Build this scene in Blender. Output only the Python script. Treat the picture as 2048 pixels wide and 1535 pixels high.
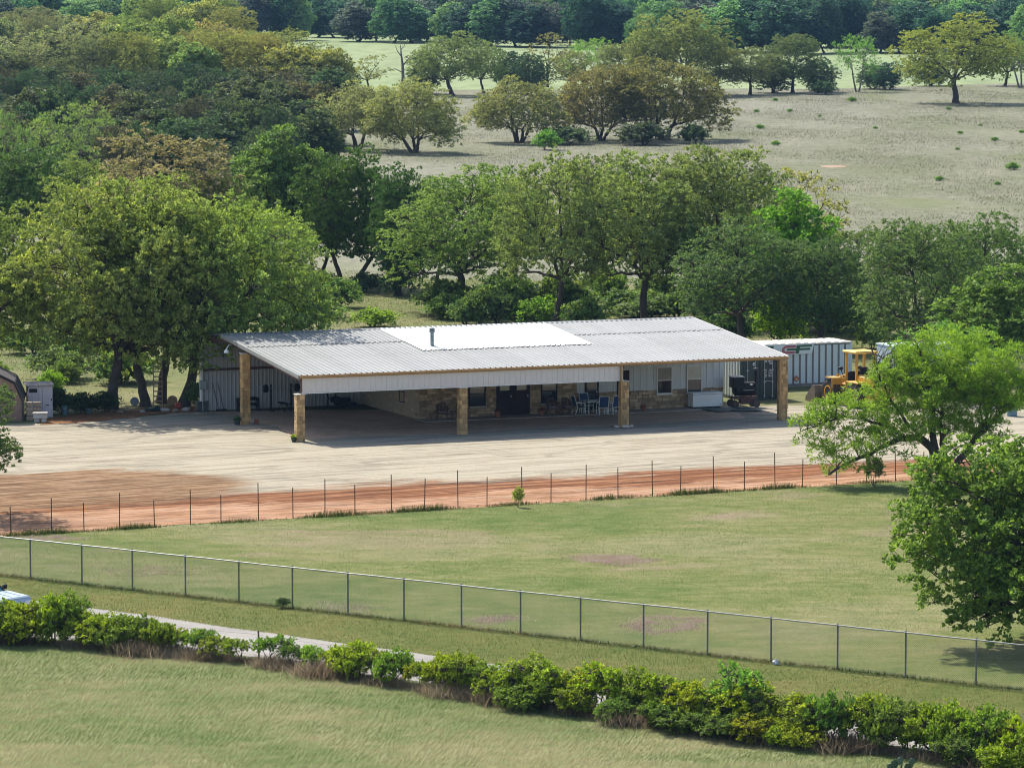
import bpy, math, random
import numpy as np
from mathutils import Vector, Matrix

# ------------------------------------------------------------------ scene, camera, sky, sun
for o in list(bpy.data.objects):
    bpy.data.objects.remove(o, do_unlink=True)
SC = bpy.context.scene
COL = SC.collection
FPX, TILT, CAMH = 9440.0, math.radians(5.70), 27.9      # focal length in photo pixels, tilt below level, metres above ground

cam_data = bpy.data.cameras.new('camera')
cam_data.sensor_width = 36.0
cam_data.lens = 36.0 * FPX / 2048.0
cam_data.clip_start = 1.0
cam_data.clip_end = 9000.0
cam = bpy.data.objects.new('camera', cam_data)
COL.objects.link(cam)
cam.location = (0, 0, CAMH)
cam.rotation_euler = (math.pi / 2 - TILT, 0, 0)
SC.camera = cam

SUN_EL = math.radians(47.0)
SUN_AZ = math.atan2(-0.587, 0.81)                       # measured from +Y towards +X
to_sun = Vector((math.sin(SUN_AZ) * math.cos(SUN_EL), math.cos(SUN_AZ) * math.cos(SUN_EL), math.sin(SUN_EL)))

world = bpy.data.worlds.new('World')
SC.world = world
world.use_nodes = True
wn = world.node_tree.nodes
wl = world.node_tree.links
wn.clear()
sky_tex = wn.new('ShaderNodeTexSky')
sky_tex.sky_type = 'NISHITA'
sky_tex.sun_disc = False
sky_tex.sun_elevation = SUN_EL
sky_tex.sun_rotation = SUN_AZ % (2 * math.pi)
sky_tex.altitude = 300
sky_tex.air_density = 1.0
sky_tex.dust_density = 2.5
bg = wn.new('ShaderNodeBackground')
bg.inputs['Strength'].default_value = 0.14
wo = wn.new('ShaderNodeOutputWorld')
wl.new(sky_tex.outputs[0], bg.inputs[0])
wl.new(bg.outputs[0], wo.inputs[0])

sun_data = bpy.data.lights.new('sun', 'SUN')
sun_data.energy = 5.0
sun_data.angle = math.radians(0.53)
sun_data.color = (1.0, 0.93, 0.80)
sun = bpy.data.objects.new('sun', sun_data)
COL.objects.link(sun)
sun.rotation_euler = to_sun.to_track_quat('Z', 'Y').to_euler()
sun.location = (-60, 120, 120)

vs = SC.view_settings
vs.view_transform = 'Standard'
vs.look = 'None'
vs.exposure = 0.64
vs.gamma = 1.0
vs.use_curve_mapping = False
cy_ = SC.cycles
cy_.max_bounces = 6
cy_.diffuse_bounces = 4
cy_.glossy_bounces = 2
cy_.transmission_bounces = 4
cy_.transparent_max_bounces = 6
cy_.volume_bounces = 0
cy_.caustics_reflective = False
cy_.caustics_refractive = False
cy_.sample_clamp_indirect = 6.0
cy_.use_denoising = True
cy_.denoising_prefilter = 'ACCURATE'
cy_.denoising_input_passes = 'RGB_ALBEDO_NORMAL'
cy_.pixel_filter_type = 'BLACKMAN_HARRIS'
cy_.filter_width = 1.05
cy_.use_adaptive_sampling = True
cy_.adaptive_threshold = 0.01
SC.render.film_transparent = False

R = math.radians
LEAFK = 2.3
HAZE_D = 0.00005
rng = np.random.default_rng(20240417)
random.seed(7)


# ------------------------------------------------------------------ pixel rays of the photograph -> points on the ground
def G(px, py, z=0.0):
    xr = (px - 1024.0) / FPX
    yr = (767.5 - py) / FPX
    dy = math.cos(TILT) + yr * math.sin(TILT)
    dz = -math.sin(TILT) + yr * math.cos(TILT)
    t = (z - CAMH) / dz
    return (xr * t, dy * t)


def SCALE(py):                                           # photo pixels per metre for things standing on ground row py
    return FPX * (math.sin(TILT) + (py - 767.5) / FPX * math.cos(TILT)) / CAMH


# ------------------------------------------------------------------ objects
def tag(o, label=None, cat=None, group=None, kind=None):
    if label: o['label'] = label
    if cat: o['category'] = cat
    if group: o['group'] = group
    if kind: o['kind'] = kind
    return o


def thing(name, label, cat, loc=(0, 0, 0), rotz=0.0, group=None):
    o = bpy.data.objects.new(name, None)
    o.empty_display_size = 0.3
    COL.objects.link(o)
    o.location = loc if len(loc) == 3 else (loc[0], loc[1], 0)
    o.rotation_euler = (0, 0, rotz)
    return tag(o, label, cat, group)


def link(name, me, parent=None, loc=(0, 0, 0), rot=(0, 0, 0), scale=(1, 1, 1), label=None, kind=None):
    o = bpy.data.objects.new(name, me)
    COL.objects.link(o)
    o.parent = parent
    o.location = loc
    o.rotation_euler = rot
    o.scale = scale
    return tag(o, label, kind=kind)


def copy_tree(o, parent=None):
    c = o.copy()
    COL.objects.link(c)
    c.parent = parent
    for ch in list(o.children):
        copy_tree(ch, c)
    return c


class MB:
    """collects simple solids, then links them as one mesh object"""
    def __init__(s):
        s.v = []
        s.f = []

    def add(s, vs_, fs_):
        b = len(s.v)
        s.v += [tuple(p) for p in vs_]
        s.f += [tuple(i + b for i in f) for f in fs_]
        return s

    def box(s, x0, x1, y0, y1, z0, z1, rot=None, at=None):
        vs_ = [Vector((x, y, z)) for x in (x0, x1) for y in (y0, y1) for z in (z0, z1)]
        if rot is not None:
            m = rot if isinstance(rot, Matrix) else Matrix.Rotation(rot, 3, 'Z')
            vs_ = [m @ p for p in vs_]
        if at is not None:
            vs_ = [p + Vector(at) for p in vs_]
        return s.add(vs_, [(0, 1, 3, 2), (4, 6, 7, 5), (0, 4, 5, 1), (2, 3, 7, 6), (0, 2, 6, 4), (1, 5, 7, 3)])

    def bevbox(s, x0, x1, y0, y1, z0, z1, b):
        """box with chamfered edges"""
        pts = []
        for sx, X in ((0, x0), (1, x1)):
            for sy, Y in ((0, y0), (1, y1)):
                for sz, Z in ((0, z0), (1, z1)):
                    ix = b if sx == 0 else -b
                    iy = b if sy == 0 else -b
                    iz = b if sz == 0 else -b
                    pts += [(X, Y + iy, Z + iz), (X + ix, Y, Z + iz), (X + ix, Y + iy, Z)]
        def q(c, k): return c * 3 + k
        C = {(a, b_, c): a * 4 + b_ * 2 + c for a in (0, 1) for b_ in (0, 1) for c in (0, 1)}
        fs = []
        for k, ax in ((0, 0), (1, 1), (2, 2)):
            for side in (0, 1):
                o1, o2 = [i for i in (0, 1, 2) if i != ax]
                ring = []
                for (u, w) in ((0, 0), (1, 0), (1, 1), (0, 1)):
                    key = [0, 0, 0]; key[ax] = side; key[o1] = u; key[o2] = w
                    ring.append(q(C[tuple(key)], k))
                fs.append(tuple(ring))
        for ax in (0, 1, 2):                              # edge chamfers
            o1, o2 = [i for i in (0, 1, 2) if i != ax]
            for u in (0, 1):
                for w in (0, 1):
                    k0 = [0, 0, 0]; k0[o1] = u; k0[o2] = w
                    k1 = list(k0); k1[ax] = 1
                    fs.append((q(C[tuple(k0)], o1), q(C[tuple(k1)], o1), q(C[tuple(k1)], o2), q(C[tuple(k0)], o2)))
        for c in range(8):
            fs.append((c * 3, c * 3 + 1, c * 3 + 2))
        return s.add(pts, fs)

    def tube(s, pts, radii, n=8, caps=True):
        pts = [Vector(p) for p in pts]
        if not hasattr(radii, '__len__'):
            radii = [radii] * len(pts)
        vs_, fs_ = [], []
        for i, p in enumerate(pts):
            d = (pts[min(i + 1, len(pts) - 1)] - pts[max(i - 1, 0)])
            d = d.normalized() if d.length > 1e-9 else Vector((0, 0, 1))
            up = Vector((0, 0, 1)) if abs(d.z) < 0.92 else Vector((1, 0, 0))
            e1 = d.cross(up).normalized()
            e2 = d.cross(e1)
            for k in range(n):
                a = 2 * math.pi * k / n
                vs_.append(p + (e1 * math.cos(a) + e2 * math.sin(a)) * radii[i])
        for i in range(len(pts) - 1):
            for k in range(n):
                a, b = i * n + k, i * n + (k + 1) % n
                fs_.append((a, b, b + n, a + n))
        if caps:
            fs_.append(tuple(range(n - 1, -1, -1)))
            fs_.append(tuple((len(pts) - 1) * n + k for k in range(n)))
        return s.add(vs_, fs_)

    def lathe(s, prof, axis='Z', at=(0, 0, 0), n=20):
        """prof: (radius, height) pairs turned round an axis"""
        vs_, fs_ = [], []
        for r, h in prof:
            for k in range(n):
                a = 2 * math.pi * k / n
                c, d = r * math.cos(a), r * math.sin(a)
                p = {'Z': (c, d, h), 'Y': (c, h, d), 'X': (h, c, d)}[axis]
                vs_.append((p[0] + at[0], p[1] + at[1], p[2] + at[2]))
        for i in range(len(prof) - 1):
            for k in range(n):
                a, b = i * n + k, i * n + (k + 1) % n
                fs_.append((a, b, b + n, a + n))
        if prof[0][0] > 1e-6: fs_.append(tuple(range(n)))
        if prof[-1][0] > 1e-6: fs_.append(tuple((len(prof) - 1) * n + k for k in range(n)))
        return s.add(vs_, fs_)

    def prism(s, poly, d0, d1, plane='XZ'):
        """polygon in a plane, given thickness along the third axis"""
        def P(u, w, d):
            return {'XZ': (u, d, w), 'XY': (u, w, d), 'YZ': (d, u, w)}[plane]
        n = len(poly)
        vs_ = [P(u, w, d0) for u, w in poly] + [P(u, w, d1) for u, w in poly]
        fs_ = [tuple(range(n)), tuple(range(2 * n - 1, n - 1, -1))]
        fs_ += [(i, (i + 1) % n, n + (i + 1) % n, n + i) for i in range(n)]
        return s.add(vs_, fs_)

    def mesh(s, name, mat=None, smooth=False):
        me = bpy.data.meshes.new(name)
        me.from_pydata([tuple(p) for p in s.v], [], s.f)
        if mat: me.materials.append(mat)
        if smooth:
            me.polygons.foreach_set('use_smooth', [True] * len(me.polygons))
        me.update()
        fix_normals(me)
        return me

    def build(s, name, mat, parent=None, loc=(0, 0, 0), rot=(0, 0, 0), smooth=False, label=None, kind=None):
        return link(name, s.mesh(name, mat, smooth), parent, loc, rot, label=label, kind=kind)


def fix_normals(me):
    import bmesh
    if len(me.polygons) > 4000: return
    bm = bmesh.new()
    bm.from_mesh(me)
    bmesh.ops.recalc_face_normals(bm, faces=bm.faces)
    bm.to_mesh(me)
    bm.free()


def np_mesh(name, verts, faces4=None, faces3=None, mat=None, smooth=False):
    """fast mesh from numpy arrays of quads and triangles"""
    me = bpy.data.meshes.new(name)
    verts = np.asarray(verts, dtype=np.float32)
    me.vertices.add(len(verts))
    me.vertices.foreach_set('co', verts.ravel())
    f4 = np.zeros((0, 4), np.int32) if faces4 is None else np.asarray(faces4, np.int32)
    f3 = np.zeros((0, 3), np.int32) if faces3 is None else np.asarray(faces3, np.int32)
    idx = np.concatenate([f4.ravel(), f3.ravel()])
    me.loops.add(len(idx))
    me.loops.foreach_set('vertex_index', idx)
    n4, n3 = len(f4), len(f3)
    me.polygons.add(n4 + n3)
    st = np.concatenate([np.arange(n4) * 4, n4 * 4 + np.arange(n3) * 3]).astype(np.int32)
    me.polygons.foreach_set('loop_start', st)
    if smooth:
        me.polygons.foreach_set('use_smooth', np.ones(n4 + n3, bool))
    if mat: me.materials.append(mat)
    me.update(calc_edges=True)
    return me


# ------------------------------------------------------------------ materials
def new_mat(name):
    m = bpy.data.materials.new(name)
    m.use_nodes = True
    nt = m.node_tree
    nt.nodes.clear()
    out = nt.nodes.new('ShaderNodeOutputMaterial')
    return m, nt, out


class NT:
    """small helper to write node graphs"""
    def __init__(s, nt):
        s.nt = nt

    def n(s, t, **kw):
        nd = s.nt.nodes.new('ShaderNode' + t)
        for k, v in kw.items():
            if k.startswith('_'):
                setattr(nd, k[1:], v)
            else:
                key = int(k[1:]) if k[0] == 'i' and k[1:].isdigit() else k.replace('__', ' ')
                if isinstance(v, bpy.types.NodeSocket):
                    s.nt.links.new(v, nd.inputs[key])
                else:
                    nd.inputs[key].default_value = v
        return nd

    def noise(s, vec, scale, detail=4, rough=0.6, dist=0.0):
        nd = s.n('TexNoise', Scale=scale, Detail=detail, Roughness=rough, Distortion=dist)
        if vec is not None: s.nt.links.new(vec, nd.inputs['Vector'])
        return nd.outputs['Fac']

    def ramp(s, fac, stops, interp='LINEAR'):
        nd = s.n('ValToRGB')
        nd.color_ramp.interpolation = interp
        el = nd.color_ramp.elements
        while len(el) < len(stops): el.new(0.5)
        for e, (p, c) in zip(el, stops):
            e.position = p
            e.color = (c, c, c, 1) if not hasattr(c, '__len__') else (*c, 1)
        s.nt.links.new(fac, nd.inputs['Fac'])
        return nd.outputs['Color']

    def mix(s, fac, a, b, mode='MIX'):
        nd = s.n('Mix', _data_type='RGBA', _blend_type=mode)
        for sock, v in ((nd.inputs[0], fac), (nd.inputs[6], a), (nd.inputs[7], b)):
            if isinstance(v, bpy.types.NodeSocket): s.nt.links.new(v, sock)
            elif hasattr(v, '__len__'): sock.default_value = (*v, 1) if len(v) == 3 else v
            else: sock.default_value = v
        return nd.outputs[2]

    def math(s, op, a, b=0.5, clamp=False):
        nd = s.n('Math', _operation=op, _use_clamp=clamp)
        for sock, v in ((nd.inputs[0], a), (nd.inputs[1], b)):
            if isinstance(v, bpy.types.NodeSocket): s.nt.links.new(v, sock)
            else: sock.default_value = v
        return nd.outputs[0]

    def obj_vec(s):
        return s.n('TexCoord').outputs['Object']

    def mapped(s, vec, scale=(1, 1, 1), loc=(0, 0, 0)):
        nd = s.n('Mapping')
        nd.inputs['Scale'].default_value = scale
        nd.inputs['Location'].default_value = loc
        s.nt.links.new(vec, nd.inputs['Vector'])
        return nd.outputs[0]

    def bump(s, h, strength=0.3, dist=0.02):
        nd = s.n('Bump', Strength=strength, Distance=dist)
        s.nt.links.new(h, nd.inputs['Height'])
        return nd.outputs[0]


def plain(name, col, rough=0.6, var=0.15, scale=3.0, metal=0.0, bump=0.0, spec=0.5, dirt=None, dirt_amt=0.3, island=0.0):
    """painted / stone / metal surface: base colour with soft blotches, optional dirt and fine relief"""
    m, nt, out = new_mat(name)
    h = NT(nt)
    v = h.obj_vec()
    f = h.noise(v, scale, 5, 0.65)
    c0 = tuple(max(0, c * (1 - var)) for c in col)
    c1 = tuple(min(1, c * (1 + var)) for c in col)
    c = h.ramp(f, [(0.3, c0), (0.7, c1)])
    if dirt is not None:
        f2 = h.noise(v, scale * 0.37, 6, 0.7)
        fm = h.ramp(f2, [(0.45, 0.0), (0.75, dirt_amt)])
        c = h.mix(fm, c, dirt)
    if island:
        r = h.n('NewGeometry').outputs['Random Per Island']
        oi = h.n('ObjectInfo').outputs['Random']
        r = h.math('FRACT', h.math('ADD', r, oi))
        k = h.ramp(r, [(0.0, 1 - island), (1.0, 1 + island * 0.7)])
        c = h.mix(1.0, c, k, 'MULTIPLY')
    p = h.n('BsdfPrincipled', Roughness=rough, Metallic=metal)
    p.inputs['Specular IOR Level'].default_value = spec
    nt.links.new(c, p.inputs['Base Color'])
    if bump:
        fb = h.noise(v, scale * 12, 5, 0.7)
        nt.links.new(h.bump(fb, bump, 0.02), p.inputs['Normal'])
    nt.links.new(p.outputs[0], out.inputs[0])
    return m


def leaf_mat(name, var=0.35, trans=0.45, tint=(1.0, 1.0, 1.0), gloss=0.06):
    """leaves: colour from the object's own colour, each leaf a little different, some light passes through"""
    m, nt, out = new_mat(name)
    h = NT(nt)
    oc = h.n('ObjectInfo').outputs['Color']
    r = h.n('NewGeometry').outputs['Random Per Island']
    k = h.ramp(r, [(0.0, (1 - var, 1 - var, 1 - var)), (0.55, (1, 1, 1)), (0.85, (1 + var, 1 + var * 0.9, 1 + var * 0.3)), (1.0, (1 + var * 1.3, 1 + var * 0.9, 1 + var * 0.4))])
    c = h.mix(1.0, oc, k, 'MULTIPLY')
    c = h.mix(1.0, c, (LEAFK, LEAFK, LEAFK), 'MULTIPLY')
    big = h.noise(h.obj_vec(), 0.55, 3, 0.6)
    kb = h.ramp(big, [(0.3, (0.72, 0.8, 0.8)), (0.7, (1.22, 1.15, 1.0))])
    c = h.mix(1.0, c, kb, 'MULTIPLY')
    d = h.n('BsdfPrincipled', Roughness=0.62)
    d.inputs['Specular IOR Level'].default_value = gloss * 2.5
    nt.links.new(c, d.inputs['Base Color'])
    t = h.n('BsdfTranslucent')
    ct = h.mix(1.0, c, (1.15 * tint[0], 1.25 * tint[1], 0.55 * tint[2]), 'MULTIPLY')
    nt.links.new(ct, t.inputs['Color'])
    mx = h.n('MixShader')
    mx.inputs[0].default_value = trans
    nt.links.new(d.outputs[0], mx.inputs[1])
    nt.links.new(t.outputs[0], mx.inputs[2])
    nt.links.new(mx.outputs[0], out.inputs[0])
    return m


def grass_mat(name, stops, scale=0.25, trans=0.35, var=0.35, stretch=(1, 1, 1), rotz=0.0, small=6.0):
    """blades: colour by large and small world patches, each blade a little different"""
    m, nt, out = new_mat(name)
    h = NT(nt)
    pos = h.n('NewGeometry')
    mp_ = h.n('Mapping')
    mp_.inputs['Scale'].default_value = stretch
    mp_.inputs['Rotation'].default_value = (0, 0, rotz)
    nt.links.new(pos.outputs['Position'], mp_.inputs['Vector'])
    f1 = h.noise(mp_.outputs[0], scale, 5, 0.65, 0.6)
    f2 = h.noise(mp_.outputs[0], scale * small, 5, 0.7, 0.4)
    f = h.math('ADD', h.math('MULTIPLY', f1, 0.6), h.math('MULTIPLY', f2, 0.4))
    c = h.ramp(f, stops)
    k = h.ramp(pos.outputs['Random Per Island'], [(0.0, 1 - var), (1.0, 1 + var)])
    c = h.mix(1.0, c, k, 'MULTIPLY')
    d = h.n('BsdfDiffuse')
    nt.links.new(c, d.inputs[0])
    t = h.n('BsdfTranslucent')
    nt.links.new(c, t.inputs[0])
    mx = h.n('MixShader')
    mx.inputs[0].default_value = trans
    nt.links.new(d.outputs[0], mx.inputs[1])
    nt.links.new(t.outputs[0], mx.inputs[2])
    nt.links.new(mx.outputs[0], out.inputs[0])
    return m


def ground_mat(name, big, small, mul=(0.75, 1.25), sb=0.08, ss=1.2, fine=14.0, bump=0.6, stretch=(1, 1, 1), patches=None):
    """turf / dry pasture: large patches, small mottling, fine grain with relief"""
    m, nt, out = new_mat(name)
    h = NT(nt)
    v = h.mapped(h.obj_vec(), stretch)
    f1 = h.noise(v, sb, 6, 0.62, 0.4)
    c = h.ramp(f1, big)
    f2 = h.noise(v, ss, 6, 0.7)
    c2 = h.ramp(f2, small)
    c = h.mix(0.5, c, c2)
    f3 = h.noise(v, fine, 4, 0.75)
    k = h.ramp(f3, [(0.3, mul[0]), (0.7, mul[1])])
    c = h.mix(1.0, c, k, 'MULTIPLY')
    if patches:
        col, sc_, lo, hi = patches
        f4 = h.noise(v, sc_, 5, 0.6, 0.8)
        c = h.mix(h.ramp(f4, [(lo, 0.0), (hi, 0.8)]), c, col)
    p = h.n('BsdfPrincipled', Roughness=0.95)
    p.inputs['Specular IOR Level'].default_value = 0.1
    nt.links.new(c, p.inputs['Base Color'])
    nt.links.new(h.bump(h.math('ADD', f3, f2), bump, 0.06), p.inputs['Normal'])
    nt.links.new(p.outputs[0], out.inputs[0])
    return m


# ================================================================== SETTING
def smooth_noise(n, amp, seed, octaves=(3, 9, 27)):
    r_ = np.random.default_rng(seed)
    t = np.linspace(0, 1, n)
    y = np.zeros(n)
    for k, oc in enumerate(octaves):
        m = max(3, int(oc * n / 60) + 3)
        y += np.interp(t, np.linspace(0, 1, m), r_.normal(0, 1, m)) * (0.6 ** k)
    return y * amp


def world_poly(pxs, step=0.6, amp=0.15, seed=1, far=False):
    P = [np.array(G(*p)) if not far else np.array(p) for p in pxs]
    out = []
    for i, a in enumerate(P):
        b = P[(i + 1) % len(P)]
        L = np.linalg.norm(b - a)
        n = int(min(220, max(2, L / step)))
        t = np.linspace(0, 1, n, endpoint=False)
        d = (b - a) / L
        nrm = np.array([-d[1], d[0]])
        w = np.minimum(1, np.minimum(t, 1 - t) * n / 3)
        off = smooth_noise(n, amp, seed * 31 + i) * w
        out += [a + d * L * tt + nrm * o_ for tt, o_ in zip(t, off)]
    return np.array(out)


def sheet(name, poly, z, mat, origin=(0, 0), rotz=0.0):
    c, s = math.cos(-rotz), math.sin(-rotz)
    q = poly - np.array(origin)
    q = np.stack([q[:, 0] * c - q[:, 1] * s, q[:, 0] * s + q[:, 1] * c], 1)
    me = bpy.data.meshes.new(name)
    me.from_pydata([(x, y, 0) for x, y in q], [], [tuple(range(len(q)))])
    if me.polygons[0].normal.z < 0:
        me.flip_normals()
    me.materials.append(mat)
    o = link(name, me, None, (origin[0], origin[1], z), (0, 0, rotz))
    o['kind'] = 'structure'
    return o


def inside(poly, pts):
    x, y = pts[:, 0], pts[:, 1]
    res = np.zeros(len(pts), bool)
    n = len(poly)
    for i in range(n):
        x0, y0 = poly[i]
        x1, y1 = poly[(i + 1) % n]
        c = (y0 > y) != (y1 > y)
        if not c.any(): continue
        xs = (x1 - x0) * (y - y0) / (y1 - y0 + 1e-12) + x0
        res ^= c & (x < xs)
    return res


def sample_poly(pxs, dens, seed, world=False):
    r_ = np.random.default_rng(seed)
    P = np.array(pxs if world else [G(*p) for p in pxs])
    lo, hi = P.min(0), P.max(0)
    n = int((hi[0] - lo[0]) * (hi[1] - lo[1]) * dens)
    pts = r_.uniform(lo, hi, (n, 2))
    return pts[inside(P, pts)]


def blades(name, xy, h, w, mat, seed=1, lean=0.35, per=1, spread=0.0, kind='stuff', label=None, cat=None, z=0.0, wind=(0.12, -0.05)):
    """each blade one slim leaning triangle standing on the ground"""
    r_ = np.random.default_rng(seed)
    xy = np.repeat(xy, per, 0) + r_.normal(0, 1, (len(xy) * per, 2)) * spread
    n = len(xy)
    h = np.repeat(np.broadcast_to(np.asarray(h, float), (n // per,)), per) * r_.uniform(0.55, 1.25, n)
    a = r_.uniform(0, 2 * np.pi, n)
    la = r_.uniform(0, 2 * np.pi, n)
    ln = np.abs(r_.normal(0, lean, n))
    base = np.stack([xy[:, 0], xy[:, 1], np.full(n, z - 0.01)], 1)
    side = np.stack([np.cos(a), np.sin(a), np.zeros(n)], 1) * (w * r_.uniform(0.6, 1.3, n))[:, None]
    off = np.stack([np.cos(la) * ln + wind[0], np.sin(la) * ln + wind[1], np.ones(n)], 1)
    tip = base + off * np.array([1.0, 1.0, 0.92]) * h[:, None]
    v = np.stack([base - side, base + side, tip], 1).reshape(-1, 3)
    i = np.arange(n) * 3
    o = link(name, np_mesh(name, v, None, np.stack([i, i + 1, i + 2], 1), mat), None)
    return tag(o, label, cat, kind=kind)


# --- ground sheets
M_field = ground_mat('pale_field_grass', [(0.40, (0.115, 0.168, 0.056)), (0.48, (0.161, 0.204, 0.077)), (0.54, (0.198, 0.219, 0.096)), (0.61, (0.267, 0.260, 0.139))],
                     [(0.38, (0.115, 0.163, 0.056)), (0.5, (0.175, 0.212, 0.084)), (0.62, (0.258, 0.255, 0.134))], sb=0.1, ss=0.9, fine=9.0, bump=0.9)
M_lawn = ground_mat('mown_lawn', [(0.40, (0.071, 0.119, 0.024)), (0.47, (0.118, 0.147, 0.039)), (0.53, (0.160, 0.169, 0.059)), (0.6, (0.210, 0.201, 0.105))],
                    [(0.38, (0.067, 0.109, 0.025)), (0.5, (0.134, 0.157, 0.049)), (0.62, (0.218, 0.209, 0.101))], sb=0.075, ss=0.9, fine=8.0, bump=0.8, stretch=(0.6, 1, 1),
                    patches=((0.25, 0.185, 0.14), 0.1, 0.58, 0.7))
M_verge = ground_mat('rough_verge', [(0.36, (0.063, 0.102, 0.017)), (0.5, (0.105, 0.126, 0.031)), (0.66, (0.160, 0.146, 0.046))],
                     [(0.36, (0.059, 0.092, 0.017)), (0.5, (0.110, 0.126, 0.034)), (0.66, (0.168, 0.155, 0.058))], sb=0.2, ss=1.6, fine=9.0, bump=1.0)
M_pasture = ground_mat('dry_pasture', [(0.36, (0.109, 0.127, 0.052)), (0.47, (0.153, 0.158, 0.106)), (0.62, (0.197, 0.198, 0.157))],
                       [(0.36, (0.104, 0.117, 0.057)), (0.5, (0.158, 0.160, 0.114)), (0.64, (0.218, 0.211, 0.166))], sb=0.02, ss=0.18, fine=1.6, bump=1.0, stretch=(0.55, 0.2, 1),
                       patches=((0.12, 0.15, 0.045), 0.03, 0.54, 0.68))
M_meadow = ground_mat('green_meadow', [(0.35, (0.075, 0.105, 0.025)), (0.5, (0.125, 0.14, 0.05)), (0.66, (0.2, 0.18, 0.10))],
                      [(0.35, (0.075, 0.105, 0.03)), (0.5, (0.13, 0.14, 0.055)), (0.66, (0.22, 0.19, 0.115))], sb=0.05, ss=0.4, fine=3.0, bump=0.9)
M_far = ground_mat('far_green_field', [(0.3, (0.165, 0.23, 0.11)), (0.6, (0.205, 0.255, 0.13)), (0.8, (0.28, 0.27, 0.13))],
                   [(0.3, (0.18, 0.24, 0.115)), (0.7, (0.24, 0.27, 0.15))], sb=0.012, ss=0.05, fine=0.5, bump=0.3, stretch=(0.4, 0.15, 1))

ground = sheet('ground', np.array([(-2600, -400), (2600, -400), (2600, 4200), (-2600, 4200)], float), 0.0, M_field)
sheet('far_field', world_poly([(-420, 690), (420, 690), (420, 1240), (-420, 1240)], 12, 3, 3, True), 0.012, M_far)
pasture_px = [(-600, 178), (300, 186), (900, 180), (1600, 178), (2048, 166), (2700, 160), (2700, 800), (-600, 800)]
sheet('pasture', world_poly(pasture_px, 3, 1.2, 4), 0.02, M_pasture)
sheet('meadow', world_poly([(-300, 560), (500, 545), (1000, 560), (1500, 575), (2400, 560), (2400, 796), (-300, 835)], 2, 0.9, 5), 0.024, M_meadow)

TF0, TF1 = np.array(G(22, 1071)), np.array(G(1846, 958))          # line of the wire fence on metal posts
CF0, CF1 = np.array(G(61, 1156.5)), np.array(G(1952, 1369))        # line of the chain-link fence
HF0, HF1 = np.array(G(0, 1260)), np.array(G(2048, 1568))           # line of the overgrown fence
tdir = (TF1 - TF0) / np.linalg.norm(TF1 - TF0)
cdir = (CF1 - CF0) / np.linalg.norm(CF1 - CF0)
hdir = (HF1 - HF0) / np.linalg.norm(HF1 - HF0)
TANG = math.atan2(tdir[1], tdir[0])
HROW_U = [-140, 0, 150, 330, 518, 720, 924, 1500, 1800, 2048, 2300]
HROW_V = [1279, 1284, 1292, 1308, 1327, 1359, 1391, 1476, 1508, 1544, 1580]


def hedge_row(u):
    return float(np.interp(u, HROW_U, HROW_V))


HLINE = np.array([G(u, hedge_row(u)) for u in np.linspace(-140, 2300, 160)])
HCUM = np.concatenate([[0], np.cumsum(np.linalg.norm(np.diff(HLINE, axis=0), axis=1))])


def hedge_pt(s):
    return np.stack([np.interp(s, HCUM, HLINE[:, 0]), np.interp(s, HCUM, HLINE[:, 1])], -1)


hnrm = np.array([-hdir[1], hdir[0]])                               # away from the camera

lawn_px = [(-260, 1090), (22, 1073), (1846, 960), (2400, 926), (2400, 1430), (1952, 1372), (61, 1158), (-260, 1120)]
sheet('lawn', world_poly(lawn_px, 0.5, 0.14, 6), 0.004, M_lawn)
verge_px = [(-260, 1120), (61, 1157), (1952, 1371), (2400, 1424), (2400, 1570), (1200, 1356), (600, 1276), (170, 1216), (-260, 1160)]
sheet('verge', world_poly(verge_px, 0.35, 0.12, 7), 0.008, M_verge)

# --- lane of pale gravel behind the overgrown fence
m, nt, out = new_mat('gravel_lane'); h = NT(nt)
v = h.obj_vec()
c = h.ramp(h.noise(v, 0.5, 6, 0.65), [(0.3, (0.24, 0.23, 0.215)), (0.7, (0.34, 0.325, 0.305))])
f3 = h.noise(v, 22, 4, 0.8)
c = h.mix(1.0, c, h.ramp(f3, [(0.3, 0.75), (0.7, 1.2)]), 'MULTIPLY')
sep = h.n('SeparateXYZ'); nt.links.new(v, sep.inputs[0])
tr = h.ramp(h.math('ABSOLUTE', h.math('SUBTRACT', h.math('ABSOLUTE', sep.outputs[1]), 0.75)), [(0.0, 1.1), (0.35, 0.93)])
c = h.mix(1.0, c, tr, 'MULTIPLY')
p = h.n('BsdfPrincipled', Roughness=0.95); p.inputs['Specular IOR Level'].default_value = 0.15
nt.links.new(c, p.inputs['Base Color']); nt.links.new(h.bump(f3, 0.5, 0.03), p.inputs['Normal']); nt.links.new(p.outputs[0], out.inputs[0])
lane_px = [(-260, 1157), (170, 1214), (600, 1274), (1200, 1354), (2400, 1556), (2400, 1570), (1800, 1493), (1500, 1463), (924, 1377), (518, 1314), (0, 1268), (-260, 1250)]
lp = world_poly(lane_px, 0.35, 0.1, 8)
mid_lane = np.array(G(800, 1333))
sheet('gravel_lane', lp, 0.012, m, tuple(mid_lane), math.atan2(hdir[1], hdir[0]))

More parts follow.
